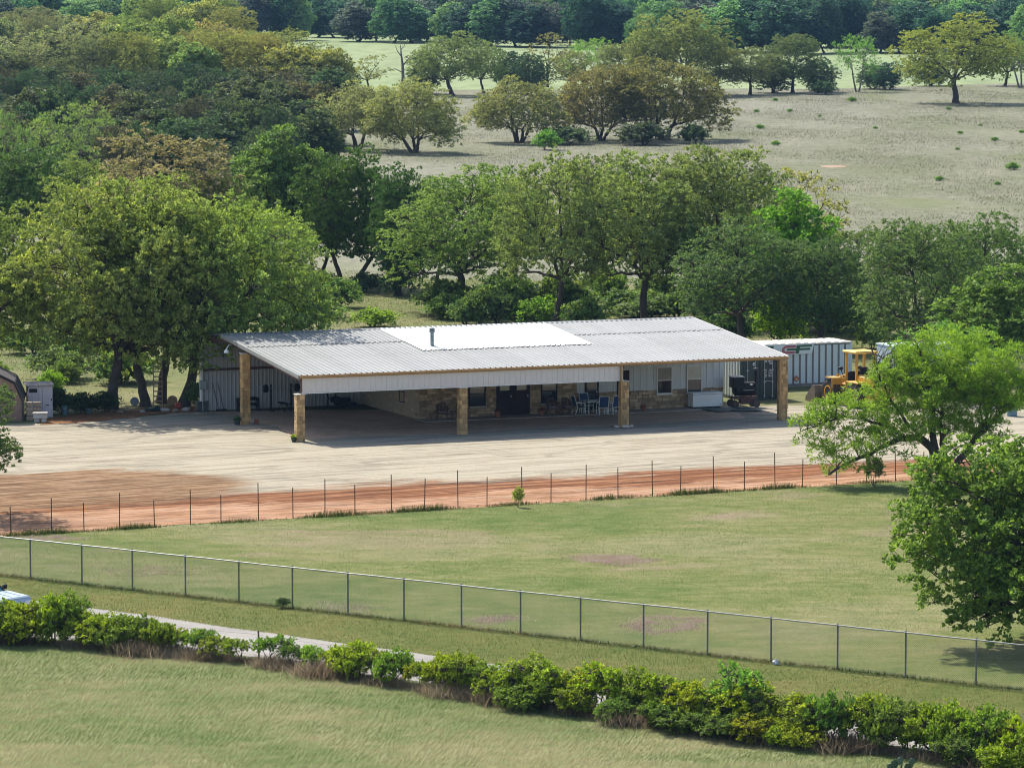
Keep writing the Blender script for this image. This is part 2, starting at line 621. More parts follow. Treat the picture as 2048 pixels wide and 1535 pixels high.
# --- yard: caliche in front of the building, red dirt along the wire fence
m, nt, out = new_mat('caliche_and_red_dirt'); h = NT(nt)
v = h.obj_vec()                                                     # x runs along the wire fence, y away from it
sep = h.n('SeparateXYZ'); nt.links.new(v, sep.inputs[0])
vs_ = h.mapped(v, (0.12, 1.0, 1.0))
streak = h.noise(h.mapped(v, (0.07, 1.0, 1.0)), 1.7, 9, 0.78, 0.35)
mott = h.noise(v, 0.25, 6, 0.65)
fine = h.noise(v, 7.0, 5, 0.8)
cal = h.ramp(streak, [(0.35, (0.19, 0.155, 0.115)), (0.46, (0.31, 0.277, 0.212)), (0.55, (0.39, 0.358, 0.282)), (0.66, (0.268, 0.23, 0.168))])
cal = h.mix(h.ramp(mott, [(0.42, 0.0), (0.66, 0.5)]), cal, (0.36, 0.328, 0.258))
red = h.ramp(streak, [(0.4, (0.085, 0.032, 0.014)), (0.5, (0.20, 0.078, 0.03)), (0.58, (0.31, 0.16, 0.085))])
peach = h.ramp(h.noise(h.mapped(v, (0.3, 1, 1)), 0.9, 7, 0.75), [(0.36, (0.23, 0.115, 0.055)), (0.5, (0.345, 0.195, 0.115)), (0.62, (0.42, 0.27, 0.18))])
churn = h.ramp(h.noise(h.mapped(v, (0.16, 1.6, 1)), 1.5, 8, 0.8), [(0.4, (0.075, 0.038, 0.018)), (0.48, (0.17, 0.085, 0.036)), (0.55, (0.30, 0.2, 0.12)), (0.64, (0.16, 0.085, 0.04))])
wob = h.math('MULTIPLY', h.math('SUBTRACT', h.noise(h.mapped(v, (0.10, 0.3, 1)), 1.0, 5, 0.65), 0.5), 10.0)
yy = h.math('ADD', sep.outputs[1], wob)
fray = h.math('MULTIPLY', h.math('SUBTRACT', h.noise(h.mapped(v, (0.22, 1.6, 1)), 1.6, 8, 0.85), 0.5), 6.5)
yf = h.math('ADD', yy, fray)
# the peach strip is wide at the left end and narrows to the right
lw = h.math('ADD', h.math('MULTIPLY', sep.outputs[0], -0.085), 6.6)
k_red = h.ramp(h.math('MULTIPLY', h.math('SUBTRACT', yf, lw), 0.25), [(0.0, 0.0), (0.12, 1.0)])
lw2 = h.math('ADD', lw, h.math('ADD', h.math('MULTIPLY', sep.outputs[0], 0.012), 3.6))
k_cal = h.ramp(h.math('MULTIPLY', h.math('SUBTRACT', yf, lw2), 0.2), [(0.0, 0.0), (0.35, 1.0)])
ex = h.math('MULTIPLY', h.math('SUBTRACT', sep.outputs[0], 5.0), 0.075)
ey = h.math('MULTIPLY', h.math('SUBTRACT', yf, 15.0), 0.13)
er = h.math('ADD', h.math('MULTIPLY', ex, ex), h.math('MULTIPLY', ey, ey))
k_churn = h.ramp(er, [(0.75, 0.95), (1.3, 0.0)])
c = h.mix(k_red, peach, red)
c = h.mix(k_cal, c, cal)
c = h.mix(k_churn, c, churn)
ln_ = h.math('ABSOLUTE', h.math('SUBTRACT', h.noise(h.mapped(v, (0.045, 0.5, 1)), 1.3, 3, 0.5, 0.6), 0.5))
tracks = h.ramp(ln_, [(0.0, 0.72), (0.016, 0.78), (0.03, 1.0)])
ln2 = h.math('ABSOLUTE', h.math('SUBTRACT', h.noise(h.mapped(v, (0.07, 0.22, 1), (31, 7, 0)), 1.0, 2, 0.5, 0.8), 0.47))
tracks2 = h.ramp(ln2, [(0.0, 0.8), (0.008, 0.84), (0.02, 1.0)])
c = h.mix(1.0, c, tracks, 'MULTIPLY')
c = h.mix(1.0, c, tracks2, 'MULTIPLY')
spots = h.ramp(h.noise(h.mapped(v, (0.3, 1.5, 1)), 0.45, 4, 0.6), [(0.69, 0.0), (0.76, 0.55)])
c = h.mix(spots, c, (0.42, 0.2, 0.1))
c = h.mix(1.0, c, h.ramp(fine, [(0.3, 0.78), (0.7, 1.15)]), 'MULTIPLY')
p = h.n('BsdfPrincipled', Roughness=0.95); p.inputs['Specular IOR Level'].default_value = 0.1
nt.links.new(c, p.inputs['Base Color'])
nt.links.new(h.bump(h.math('ADD', fine, h.math('MULTIPLY', streak, 2.0)), 0.55, 0.06), p.inputs['Normal'])
nt.links.new(p.outputs[0], out.inputs[0])
yard_px = [(-300, 1092), (22, 1072), (1846, 959), (2400, 926), (2400, 752), (1900, 764), (1560, 780), (1400, 792), (760, 796), (400, 806), (330, 829), (200, 838), (90, 846), (-300, 862)]
sheet('yard', world_poly(yard_px, 0.5, 0.12, 9), 0.016, m, tuple(TF0), TANG)

m_litter = ground_mat('leaf_litter', [(0.3, (0.16, 0.075, 0.035)), (0.6, (0.26, 0.13, 0.06)), (0.8, (0.36, 0.24, 0.14))],
                      [(0.3, (0.10, 0.055, 0.03)), (0.6, (0.25, 0.13, 0.065)), (0.8, (0.4, 0.26, 0.15))], sb=0.4, ss=2.5, fine=12, bump=1.0)
sheet('leaf_litter', world_poly([(80, 850), (92, 838), (160, 828), (250, 822), (340, 812), (430, 806), (420, 822), (330, 828), (230, 838), (150, 847)], 0.4, 0.25, 10), 0.028, m_litter)
m_bare = plain('bare_orange_soil', (0.29, 0.2, 0.13), 0.95, 0.25, 0.6, bump=0.4)
for q in ([(1640, 333), (1660, 331), (1698, 330), (1690, 335), (1660, 336)],):
    sheet('bare_soil', world_poly(q, 0.8, 0.5, 12), 0.03, m_bare)

m_cf = ground_mat('brown_carport_gravel', [(0.35, (0.374, 0.269, 0.195)), (0.5, (0.486, 0.360, 0.263)), (0.66, (0.617, 0.476, 0.355))],
                  [(0.35, (0.355, 0.261, 0.188)), (0.5, (0.486, 0.360, 0.263)), (0.66, (0.636, 0.494, 0.364))], sb=0.3, ss=1.5, fine=10, bump=0.6)
ca_, sa_ = math.cos(R(22.5)), math.sin(R(22.5))
cfp = [(0.7, 0.9), (9.2, 0.6), (18.5, 0.8), (26.5, 1.2), (27.5, 4.0), (27.5, 7.6), (9.9, 7.6), (9.9, 16.5), (0.4, 16.5), (0.9, 9.0)]
sheet('carport_floor', world_poly([(-11.19 + a_ * ca_ - b_ * sa_, 248.65 + a_ * sa_ + b_ * ca_) for a_, b_ in cfp], 0.4, 0.22, 14, True), 0.022, m_cf)


# ================================================================== BUILDING
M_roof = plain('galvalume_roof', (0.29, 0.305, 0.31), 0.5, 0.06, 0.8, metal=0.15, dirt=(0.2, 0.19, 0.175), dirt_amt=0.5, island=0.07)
nt = M_roof.node_tree; h = NT(nt)                           # shade beside every rib, painted into the sheet colour
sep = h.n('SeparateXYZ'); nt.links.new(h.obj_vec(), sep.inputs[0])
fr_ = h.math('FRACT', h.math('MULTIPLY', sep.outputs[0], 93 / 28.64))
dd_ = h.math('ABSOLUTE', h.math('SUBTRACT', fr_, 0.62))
rib_shade = h.ramp(h.math('ADD', dd_, h.math('MULTIPLY', h.noise(h.mapped(h.obj_vec(), (3, .25, 1)), 1.5, 4), 0.1)), [(0.1, 0.34), (0.26, 1.0)])
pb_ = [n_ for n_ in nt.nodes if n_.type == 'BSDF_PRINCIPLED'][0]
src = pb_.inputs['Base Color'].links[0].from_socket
nt.links.new(h.mix(1.0, src, rib_shade, 'MULTIPLY'), pb_.inputs['Base Color'])
M_coat = plain('white_roof_coating', (0.8, 0.81, 0.81), 0.35, 0.03, 0.6, dirt=(0.7, 0.7, 0.68), dirt_amt=0.2)
M_fascia = plain('off_white_fascia', (0.66, 0.61, 0.575), 0.5, 0.06, 1.0, dirt=(0.5, 0.43, 0.37), dirt_amt=0.25)
M_metalwall = plain('pale_metal_wall', (0.66, 0.68, 0.70), 0.5, 0.06, 0.8, dirt=(0.5, 0.47, 0.43), dirt_amt=0.3)
M_backwall = plain('galvanised_back_wall', (0.46, 0.46, 0.47), 0.55, 0.08, 0.8, dirt=(0.4, 0.36, 0.32), dirt_amt=0.4)
M_trim = plain('tan_gutter_paint', (0.34, 0.20, 0.075), 0.5, 0.1, 1.5)
M_whitetrim = plain('white_trim', (0.78, 0.76, 0.73), 0.5, 0.05, 2)
M_redsteel = plain('red_oxide_steel', (0.10, 0.045, 0.04), 0.6, 0.2, 2)
M_stone = plain('golden_limestone', (0.50, 0.325, 0.145), 0.9, 0.25, 4.0, bump=0.7, dirt=(0.36, 0.19, 0.08), dirt_amt=0.5, island=0.38)
M_stonewall = plain('tan_wall_stone', (0.56, 0.41, 0.26), 0.9, 0.25, 4.0, bump=0.7, dirt=(0.25, 0.12, 0.07), dirt_amt=0.5, island=0.42)
M_mortar = plain('mortar', (0.44, 0.35, 0.24), 0.95, 0.12, 6, bump=0.4)
M_cap = plain('concrete_cap', (0.55, 0.50, 0.43), 0.9, 0.12, 3, bump=0.3)
M_concrete = plain('old_concrete', (0.42, 0.37, 0.32), 0.9, 0.2, 0.8, bump=0.3, dirt=(0.22, 0.17, 0.13), dirt_amt=0.5)
M_glass = plain('dark_window_glass', (0.012, 0.018, 0.025), 0.06, 0.2, 1.0, spec=0.8)
M_blind = plain('window_blind', (0.62, 0.58, 0.48), 0.8, 0.1, 3)
M_screen = plain('insect_screen', (0.33, 0.30, 0.25), 0.8, 0.15, 2)
M_darkdoor = plain('dark_brown_door', (0.03, 0.014, 0.014), 0.6, 0.3, 3, spec=0.2)
M_black = plain('black_paint', (0.013, 0.013, 0.014), 0.55, 0.3, 3, spec=0.25)
M_galv = plain('galvanised_pipe', (0.42, 0.44, 0.46), 0.4, 0.1, 4, metal=0.6)
M_darkwood = plain('dark_wood', (0.06, 0.035, 0.02), 0.7, 0.3, 5)
M_white = plain('white_enamel', (0.82, 0.85, 0.87), 0.35, 0.03, 1.5)

BX, BY, BROT = -11.19, 248.65, R(22.5)
bld = thing('roofed_house', 'long low stone and metal house under one pale ribbed metal roof with open carport', 'house', (BX, BY, 0), BROT)
BM = Matrix.Translation((BX, BY, 0)) @ Matrix.Rotation(BROT, 4, 'Z')


def BW(a, b, z=0.0):
    return tuple(BM @ Vector((a, b, z)))


EAVE_Z, SL = 3.55, 0.0904


def roof_z(y):
    return EAVE_Z + SL * (y + 0.25)


def ribbed(width, length, n_ribs, rib_h=0.05, base=0.09, top=0.03, thick=0.0):
    """sheet of ribbed metal: x across, y along the ribs, z up"""
    pitch = width / n_ribs
    prof = []
    for k in range(n_ribs):
        c = pitch * (k + 0.5)
        prof += [(k * pitch, 0.0)] if k == 0 else []
        prof += [(c - base / 2, 0.0), (c - top / 2, rib_h), (c + top / 2, rib_h), (c + base / 2, 0.0)]
    prof += [(width, 0.0)]
    nP = len(prof)
    b_ = MB()
    b_.add([(x, 0, z) for x, z in prof] + [(x, length, z) for x, z in prof], [(i, i + 1, nP + i + 1, nP + i) for i in range(nP - 1)])
    return b_


def roof_run(y0, y1, x0, x1, lift, mat, name, n):
    w = (x1 - x0) / n
    ln = math.hypot(y1 - y0, (y1 - y0) * SL)
    me = ribbed(w, ln, 3).mesh(name, mat)
    for k in range(n):
        link(name, me, bld, (x0 + k * w, y0, roof_z(y0) + lift), (math.atan(SL), 0, 0))


RX0, RX1 = -0.18, 28.46
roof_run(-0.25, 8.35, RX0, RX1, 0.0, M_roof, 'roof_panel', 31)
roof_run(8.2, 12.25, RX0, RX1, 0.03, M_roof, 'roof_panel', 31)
MB().box(RX0 + .02, RX1 - .02, 8.215, 8.235, roof_z(8.2) + .002, roof_z(8.2) + .029).build('lap_shade_strip', M_black, bld)  # black strip added as the shadow line of the lap
cw = (RX1 - RX0) / 31
roof_run(5.3, 12.2, RX0 + 10 * cw, RX0 + 21 * cw, 0.045, M_coat, 'coated_roof_panel', 11)
rear = ribbed(RX1 - RX0, 4.8, 93)
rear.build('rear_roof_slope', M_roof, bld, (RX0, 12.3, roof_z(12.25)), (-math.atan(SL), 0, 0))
rc = MB()
zr = roof_z(12.25) + 0.06
rc.add([(RX0, 12.0, zr - 0.035), (RX1, 12.0, zr - 0.035), (RX0, 12.14, zr), (RX1, 12.14, zr), (RX0, 12.28, zr + 0.02), (RX1, 12.28, zr + 0.02), (RX0, 12.6, zr - 0.03), (RX1, 12.6, zr - 0.03)],
       [(0, 1, 3, 2), (2, 3, 5, 4), (4, 5, 7, 6)])
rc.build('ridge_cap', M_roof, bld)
# black strip standing in for the shade under the ridge cap
cl = MB().box(RX0, RX1, 12.01, 12.10, roof_z(12.05) + 0.005, roof_z(12.05) + 0.03)
cl.build('ridge_shade_strip', M_black, bld)
# rake trim on both ends
for x, s in ((RX0 - 0.03, -1), (RX1 + 0.03, 1)):
    t = MB()
    for (y0, y1, f) in ((-0.3, 12.3, 1),):
        t.add([(x - .03, y0, roof_z(y0) - .16), (x + .03, y0, roof_z(y0) - .16), (x + .03, y1, roof_z(y1) - .16), (x - .03, y1, roof_z(y1) - .16),
               (x - .03, y0, roof_z(y0) + .045), (x + .03, y0, roof_z(y0) + .045), (x + .03, y1, roof_z(y1) + .045), (x - .03, y1, roof_z(y1) + .045)],
              [(0, 1, 2, 3), (4, 7, 6, 5), (0, 4, 5, 1), (1, 5, 6, 2), (2, 6, 7, 3), (3, 7, 4, 0)])
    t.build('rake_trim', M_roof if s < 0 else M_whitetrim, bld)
# gutter: a real trough along the eave, with downspouts
gp = [(-0.30, 3.55), (-0.30, 3.43), (-0.38, 3.40), (-0.42, 3.44), (-0.44, 3.52), (-0.425, 3.525), (-0.405, 3.45), (-0.375, 3.42), (-0.315, 3.445), (-0.315, 3.55)]
MB().prism(gp, RX0, RX1, 'YZ').build('gutter', M_trim, bld)
MB().box(RX0 + .05, RX1 - .05, -0.285, -0.23, 3.385, 3.50).build('eave_board', M_trim, bld)
# front fascia of upright ribbed sheets over the first two bays
fw = 18.55 / 20
fme = ribbed(fw, 0.82, 3, 0.022, 0.05, 0.03).mesh('fascia_panel', M_fascia)
for k in range(20):
    link('fascia_panel', fme, bld, (0.02 + k * fw, -0.20, 2.62), (math.pi / 2, 0, 0))
MB().box(0.0, 18.6, -0.23, -0.14, 2.57, 2.615).build('fascia_bottom_trim', M_whitetrim, bld)
MB().box(0.03, 18.55, -0.10, 0.0, 2.62, 3.4).build('fascia_backing', M_redsteel, bld)
# frame beams
for x in (0.12, 9.3, 18.7, 28.2):
    b_ = MB()
    y0, y1 = 0.1, 16.5
    def zt(y): return (roof_z(y) if y < 12.25 else roof_z(12.25) - SL * (y - 12.25)) - 0.19
    for (ya, yb) in ((y0, 7.7), (7.7, 12.25), (12.25, y1)):
        b_.add([(x - .07, ya, zt(ya) - .22), (x + .07, ya, zt(ya) - .22), (x + .07, yb, zt(yb) - .22), (x - .07, yb, zt(yb) - .22),
                (x - .07, ya, zt(ya)), (x + .07, ya, zt(ya)), (x + .07, yb, zt(yb)), (x - .07, yb, zt(yb))],
               [(0, 1, 2, 3), (4, 7, 6, 5), (0, 4, 5, 1), (1, 5, 6, 2), (2, 6, 7, 3), (3, 7, 4, 0)])
    b_.build('rafter_beam', M_redsteel, bld)
for y in (1.3, 2.8, 4.3, 5.8, 7.2, 8.9, 10.4, 11.9, 14.0):
    z = (roof_z(y) if y < 12.25 else roof_z(12.25) - SL * (y - 12.25)) - 0.02
    MB().box(RX0 + .1, RX1 - .1, y - .04, y + .04, z - .15, z - .012).build('purlin', M_redsteel, bld)

# back wall of the carport
bw = ribbed(0.914, 4.1, 4, 0.06, 0.10, 0.02).mesh('back_wall_panel', M_backwall)
for k in range(11):
    link('back_wall_panel', bw, bld, (0.12 + k * 0.914, 16.6, 0.05), (math.pi / 2, 0, 0))
MB().box(0.1, 10.2, 16.62, 16.8, 0.0, 4.1).build('back_wall_core', M_backwall, bld)
MB().box(0.15, 9.8, 16.44, 16.56, 2.28, 2.40).build('wall_girt', M_redsteel, bld)
MB().box(0.05, 0.16, 16.5, 16.82, 0, 4.25).build('corner_trim', M_whitetrim, bld)
e = MB().bevbox(-0.10, 0.30, 16.30, 16.50, 1.25, 1.75, .02); e.build('meter_box', plain('grey_green_box', (0.3, 0.36, 0.36), 0.5), bld)
MB().tube([(0.1, 16.4, 1.75), (0.1, 16.4, 4.2)], .03).tube([(0.1, 16.4, 1.25), (0.1, 16.4, 0)], .03).build('conduit', M_galv, bld)
# yard lamp under the left end of the roof
MB().tube([(0.05, 11.2, 4.2), (-0.15, 11.0, 4.25), (-0.35, 10.8, 4.15), (-0.42, 10.75, 4.0)], .03).lathe([(0.02, 4.02), (0.13, 3.95), (0.15, 3.83), (0.0, 3.82)], at=(-0.43, 10.74, 0), n=12).build('yard_lamp', M_white, bld)

# --- stone pillars, each block its own piece
HW = 0.22
stone_meshes = []
for i in range(6):
    r_ = random.Random(i + 3)
    b_ = MB().bevbox(0, 1, 0, 1, 0, 1, 0.07)
    b_.v = [(x + r_.uniform(-.03, .03), y + r_.uniform(-.03, .03), z + r_.uniform(-.03, .03)) for x, y, z in b_.v]
    stone_meshes.append(b_.mesh('stone', M_stone))


def pillar(x, y, h, hw=HW):
    core = MB().box(x - hw + .03, x + hw - .03, y - hw + .03, y + hw - .03, 0, h - .06).build('pillar', M_mortar, bld)
    z, k = 0.0, 0
    while z < h - 0.16:
        ch = random.uniform(0.17, 0.27)
        if z + ch > h - 0.2: ch = h - 0.07 - z
        cut = random.uniform(-0.5, 0.5) * hw
        t = .11
        rows = []
        if k % 2:
            rows = [(-hw, cut, -hw, -hw + t), (cut + .012, hw, -hw, -hw + t), (-hw, -cut, hw - t, hw), (-cut + .012, hw, hw - t, hw),
                    (-hw, -hw + t, -hw + t + .012, hw - t - .012), (hw - t, hw, -hw + t + .012, hw - t - .012)]
        else:
            rows = [(-hw, -hw + t, -hw, cut), (-hw, -hw + t, cut + .012, hw), (hw - t, hw, -hw, -cut), (hw - t, hw, -cut + .012, hw),
                    (-hw + t + .012, hw - t - .012, -hw, -hw + t), (-hw + t + .012, hw - t - .012, hw - t, hw)]
        for (xa, xb, ya, yb) in rows:
            if xb - xa < 0.03 or yb - ya < 0.03: continue
            g = random.uniform(0, .014)
            o = link('stone', random.choice(stone_meshes), core, (x + xa - g * (xa < 0), y + ya - g * (ya < 0), z), (0, 0, 0),
                     (xb - xa + g, yb - ya + g, ch - .012))
        z += ch
        k += 1
    cap = MB().bevbox(x - hw - .035, x + hw + .035, y - hw - .035, y + hw + .035, h - .062, h, .015).mesh('pillar_cap', M_cap)
    link('pillar_cap', cap, core)
    return core


pillar(-0.05, 0.05, 2.56)
pillar(9.23, 0.05, 2.56)
pillar(18.72, 0.05, 2.56)
pillar(28.30, 0.05, 3.36)
pillar(0.10, 9.2, 3.95)
for x, z0 in ((18.42, .1), (27.98, .1)):
    MB().box(x - .05, x + .05, -0.36, -0.28, z0, 3.44).build('downspout', M_trim, bld)
MB().tube([(0.05, 0.05, 2.56), (0.05, 0.05, 3.4)], .06).build('steel_post', M_redsteel, bld)

# --- house body
HX0, HX1, HY0, HY1, HZ = 9.75, 28.35, 7.8, 16.55, 4.1
body = MB()
body.box(HX0 + .1, HX1 - .05, HY0 + .1, HY1, 0.0, 4.0)
body.build('house_core', M_mortar, bld)
MB().box(HX0 - .2, HX1 + 0.6, HY0 - 1.6, HY0 + .05, 0.0, 0.055).build('porch_slab', M_concrete, bld)


def stone_face(name, u0, u1, z0, z1, holes, to3, seed):
    """rubble courses as real blocks on a wall face; holes are (u0,u1,z0,z1)"""
    r_ = random.Random(seed)
    b_ = MB()
    z = z0
    while z < z1 - .05:
        ch = min(r_.uniform(.13, .26), z1 - z)
        u = u0
        while u < u1 - .02:
            w = min(r_.uniform(.22, .62), u1 - u)
            segs = [(u, u + w)]
            for (a, b2, c, d) in holes:
                if z + ch > c + .02 and z < d - .02:
                    ns = []
                    for (s, e_) in segs:
                        if e_ <= a or s >= b2: ns.append((s, e_)); continue
                        if s < a - .03: ns.append((s, a))
                        if e_ > b2 + .03: ns.append((b2, e_))
                    segs = ns
            for (s, e_) in segs:
                if e_ - s < .04: continue
                pr = r_.uniform(.03, .07)
                j = .008
                corner = [(s + j, z + j), (e_ - j, z + j + r_.uniform(-.01, .01)), (e_ - j, z + ch - j), (s + j, z + ch - j + r_.uniform(-.01, .01))]
                base = [to3(a, c, 0.0) for a, c in corner]
                i_ = .018
                tp = [(s + j + i_, z + j + i_), (e_ - j - i_, z + j + i_), (e_ - j - i_, z + ch - j - i_), (s + j + i_, z + ch - j - i_)]
                top = [to3(a, c, pr) for a, c in tp]
                b_.add(base + top, [(4, 5, 6, 7), (0, 1, 5, 4), (1, 2, 6, 5), (2, 3, 7, 6), (3, 0, 4, 7)])
            u += w
        z += ch
    return b_.build(name, M_stonewall, bld, kind='stuff')


WY = HY0 + .06
front = lambda u, z, d: (u, WY - d, z)
left = lambda u, z, d: (HX0 + .06 - d, u, z)
openings = dict(w1=(12.75, 13.75, .62, 2.0), door=(14.42, 16.42, 0.05, 2.15), w2=(17.12, 18.08, .62, 2.0))
stone_face('front_wall_stones', HX0, 19.3, 0.0, 3.5, list(openings.values()), front, 3)
MB().box(HX0 + .02, 19.3, WY + .0, WY + .05, 0, 3.6).build('front_wall_mortar', M_mortar, bld)
op2 = dict(gd=(19.78, 20.62, .12, 2.1), d2=(21.75, 22.5, .06, 2.28), w3=(24.2, 25.15, .86, 2.4), w4=(26.05, 27.0, .86, 2.4))
stone_face('wainscot_stones', 19.3, HX1, 0.0, 1.1, list(op2.values()), front, 5)
MB().box(19.3, HX1, WY, WY + .05, 0, 1.1).build('wainscot_mortar', M_mortar, bld)
MB().box(HX0 + .0, HX0 + .06, HY0, HY1, 0, 3.9).build('side_wall_mortar', M_mortar, bld)
lop = dict(ld=(12.2, 13.05, .03, 2.05), lw=(9.95, 10.75, .72, 1.95))
stone_face('side_wall_stones', HY0, HY1, 0.0, 3.6, list(lop.values()), left, 7)
# upright metal sheets above the wainscot
n = 22
wpan = (HX1 - 19.3) / n
for k in range(n):
    x = 19.3 + k * wpan
    zb = 1.1
    for (a, b2, c, d) in op2.values():
        if x + wpan > a + .05 and x < b2 - .05: zb = max(zb, d)
    if zb > 1.1 and zb < 2.2: zb = 2.15
    hgt = 3.95 - zb
    if hgt < 0.1: continue
    ribbed(wpan, hgt, 1, 0.03, 0.06, 0.03).build('wall_panel', M_metalwall, bld, (x, WY - .01, zb), (math.pi / 2, 0, 0))
MB().box(19.3, HX1, WY, WY + .05, 1.1, 3.95).build('upper_wall_backing', M_metalwall, bld)
# end wall facing the containers
ew = ribbed(0.875, 3.95, 3, 0.03, 0.06, 0.03).mesh('end_wall_panel', M_metalwall)
for k in range(10):
    link('end_wall_panel', ew, bld, (HX1 + .0, HY0 + .06 + k * 0.875, 0.0), (math.pi / 2, 0, math.pi / 2))


def window(u0, u1, z0, z1, to3, blind, frame, name='window', upper=None):
    fr = MB()
    t = .055
    def pan(a, b2, c, d, d0, d1):
        pts = [to3(a, c, d0), to3(b2, c, d0), to3(b2, d, d0), to3(a, d, d0), to3(a, c, d1), to3(b2, c, d1), to3(b2, d, d1), to3(a, d, d1)]
        return pts, [(0, 1, 2, 3), (7, 6, 5, 4), (0, 4, 5, 1), (1, 5, 6, 2), (2, 6, 7, 3), (3, 7, 4, 0)]
    for q in ((u0, u0 + t, z0, z1), (u1 - t, u1, z0, z1), (u0 + t, u1 - t, z0, z0 + t), (u0 + t, u1 - t, z1 - t, z1), (u0 + t, u1 - t, (z0 + z1) / 2 - .025, (z0 + z1) / 2 + .025)):
        fr.add(*pan(*q, .02, .085))
    w_ = fr.build(name, frame, bld)
    zm = (z0 + z1) / 2
    MB().add(*pan(u0 + t, u1 - t, z0 + t, zm - .025, .03, .05)).build('pane', M_glass, w_)
    MB().add(*pan(u0 + t, u1 - t, zm + .025, z1 - t, .03, .05)).build('pane' if upper is None else 'blind', upper or M_glass, w_)
    if blind:
        MB().add(*pan(u0 + t + .01, u1 - t - .01, z1 - t - blind * (z1 - z0), z1 - t - .01, .051, .056)).build('blind', M_blind, w_)
    s_ = MB().add(*pan(u0 - .05, u1 + .05, z0 - .06, z0 - .002, .02, .12)); s_.build('sill', frame if frame is M_whitetrim else M_cap, w_)
    return w_


window(*openings['w1'], front, .30, M_black)
window(*openings['w2'], front, .30, M_black)
window(*op2['w3'], front, 0, M_whitetrim, upper=M_screen)
window(*op2['w4'], front, 0, M_whitetrim, upper=M_blind)
window(*lop['lw'], left, 0, M_black)


def door(u0, u1, z0, z1, to3, mat, glass=None):
    def pan(a, b2, c, d, d0, d1):
        pts = [to3(a, c, d0), to3(b2, c, d0), to3(b2, d, d0), to3(a, d, d0), to3(a, c, d1), to3(b2, c, d1), to3(b2, d, d1), to3(a, d, d1)]
        return pts, [(0, 1, 2, 3), (7, 6, 5, 4), (0, 4, 5, 1), (1, 5, 6, 2), (2, 6, 7, 3), (3, 7, 4, 0)]
    b_ = MB().add(*pan(u0, u1, z0, z1, .0, .03))
    for q in ((u0, u0 + .09, z0, z1), (u1 - .09, u1, z0, z1), (u0 + .09, u1 - .09, z1 - .1, z1), (u0 + .09, u1 - .09, z0, z0 + .2), (u0 + .09, u1 - .09, z0 + .95, z0 + 1.07)):
        b_.add(*pan(*q, .031, .055))
    d_ = b_.build('door', mat, bld)
    for g in (glass or []):
        MB().add(*pan(*g, .034, .044)).build('pane', M_blind if g[3] > 1.4 and mat is M_darkdoor else M_glass, d_)
    MB().add(*pan(u1 - .16, u1 - .11, z0 + .98, z0 + 1.1, .056, .1)).build('handle', M_galv, d_)
    return d_


u0, u1, z0, z1 = openings['door']
um = (u0 + u1) / 2
door(u0, um - .01, z0, z1, front, M_darkdoor, [(u0 + .2, um - .22, 1.42, 2.02)])
door(um + .01, u1, z0, z1, front, M_darkdoor, [(um + .22, u1 - .2, 1.42, 2.02)])
u0, u1, z0, z1 = op2['gd']; door(u0, u1, z0, z1, front, M_black, [(u0 + .1, u1 - .1, .4, 1.95)])
u0, u1, z0, z1 = op2['d2']; door(u0, u1, z0, z1, front, M_darkdoor)
u0, u1, z0, z1 = lop['ld']; door(u0, u1, z0, z1, left, M_darkdoor)
# flue pipe on the roof
zf = roof_z(6.5)
MB().lathe([(0.17, zf - .05), (0.15, zf + .06), (0.105, zf + .07), (0.105, zf + .78), (0.16, zf + .79), (0.16, zf + .93), (0.10, zf + .95), (0.17, zf + .97), (0.17, zf + 1.02), (0.03, zf + 1.06)], at=(10.05, 6.5, 0), n=16).build('flue_pipe', plain('weathered_flue', (0.22, 0.27, 0.29), 0.4, 0.2, 4, metal=0.5), bld)


# ================================================================== THINGS IN THE YARD
def bthing(name, label, cat, a, b, rot=0.0, group=None, z=0.02):
    x, y, _ = BW(a, b)
    return thing(name, label, cat, (x, y, z), BROT + rot, group)


# --- white container with lettered sign
M_ctwhite = plain('white_container_panel', (0.66, 0.70, 0.73), 0.5, 0.05, 0.7, dirt=(0.42, 0.36, 0.3), dirt_amt=0.35)
M_ctrib = plain('brown_grey_container_recess', (0.23, 0.20, 0.18), 0.7, 0.2, 1.2)
M_cttop = plain('container_top', (0.62, 0.60, 0.55), 0.6, 0.12, 0.8, dirt=(0.4, 0.3, 0.2), dirt_amt=0.4)
ec = bthing('storage_container', 'long white storage container with ribbed side and red and green lettered sign', 'container', 30.2, 15.7)
EL, EH, ED = 10.2, 2.62, 2.44
MB().box(0, EL, .04, ED, .16, EH - .09).build('container_body', M_ctrib, ec)
pw = EL / 24
me = MB().bevbox(.0, pw - .125, 0, .05, .22, EH - .16, .012).mesh('side_panel', M_ctwhite)
for k in range(24):
    link('side_panel', me, ec, (.06 + k * pw, -.012, 0))
b_ = MB().box(-.04, EL + .04, -.05, ED + .05, EH - .09, EH - .02)
for k in range(20):
    b_.box(.1 + k * .5, .4 + k * .5, .1, ED - .1, EH - .02, EH + .015)
b_.build('container_roof', M_cttop, ec)
MB().box(0, EL, -.04, .0, .02, .16).box(0, EL, ED - .05, ED, .02, .16).build('bottom_rail', M_ctrib, ec)
for x in (0.02, EL - .12):
    MB().box(x, x + .14, -.045, .1, 0, EH - .1).build('corner_post', M_ctwhite, ec)
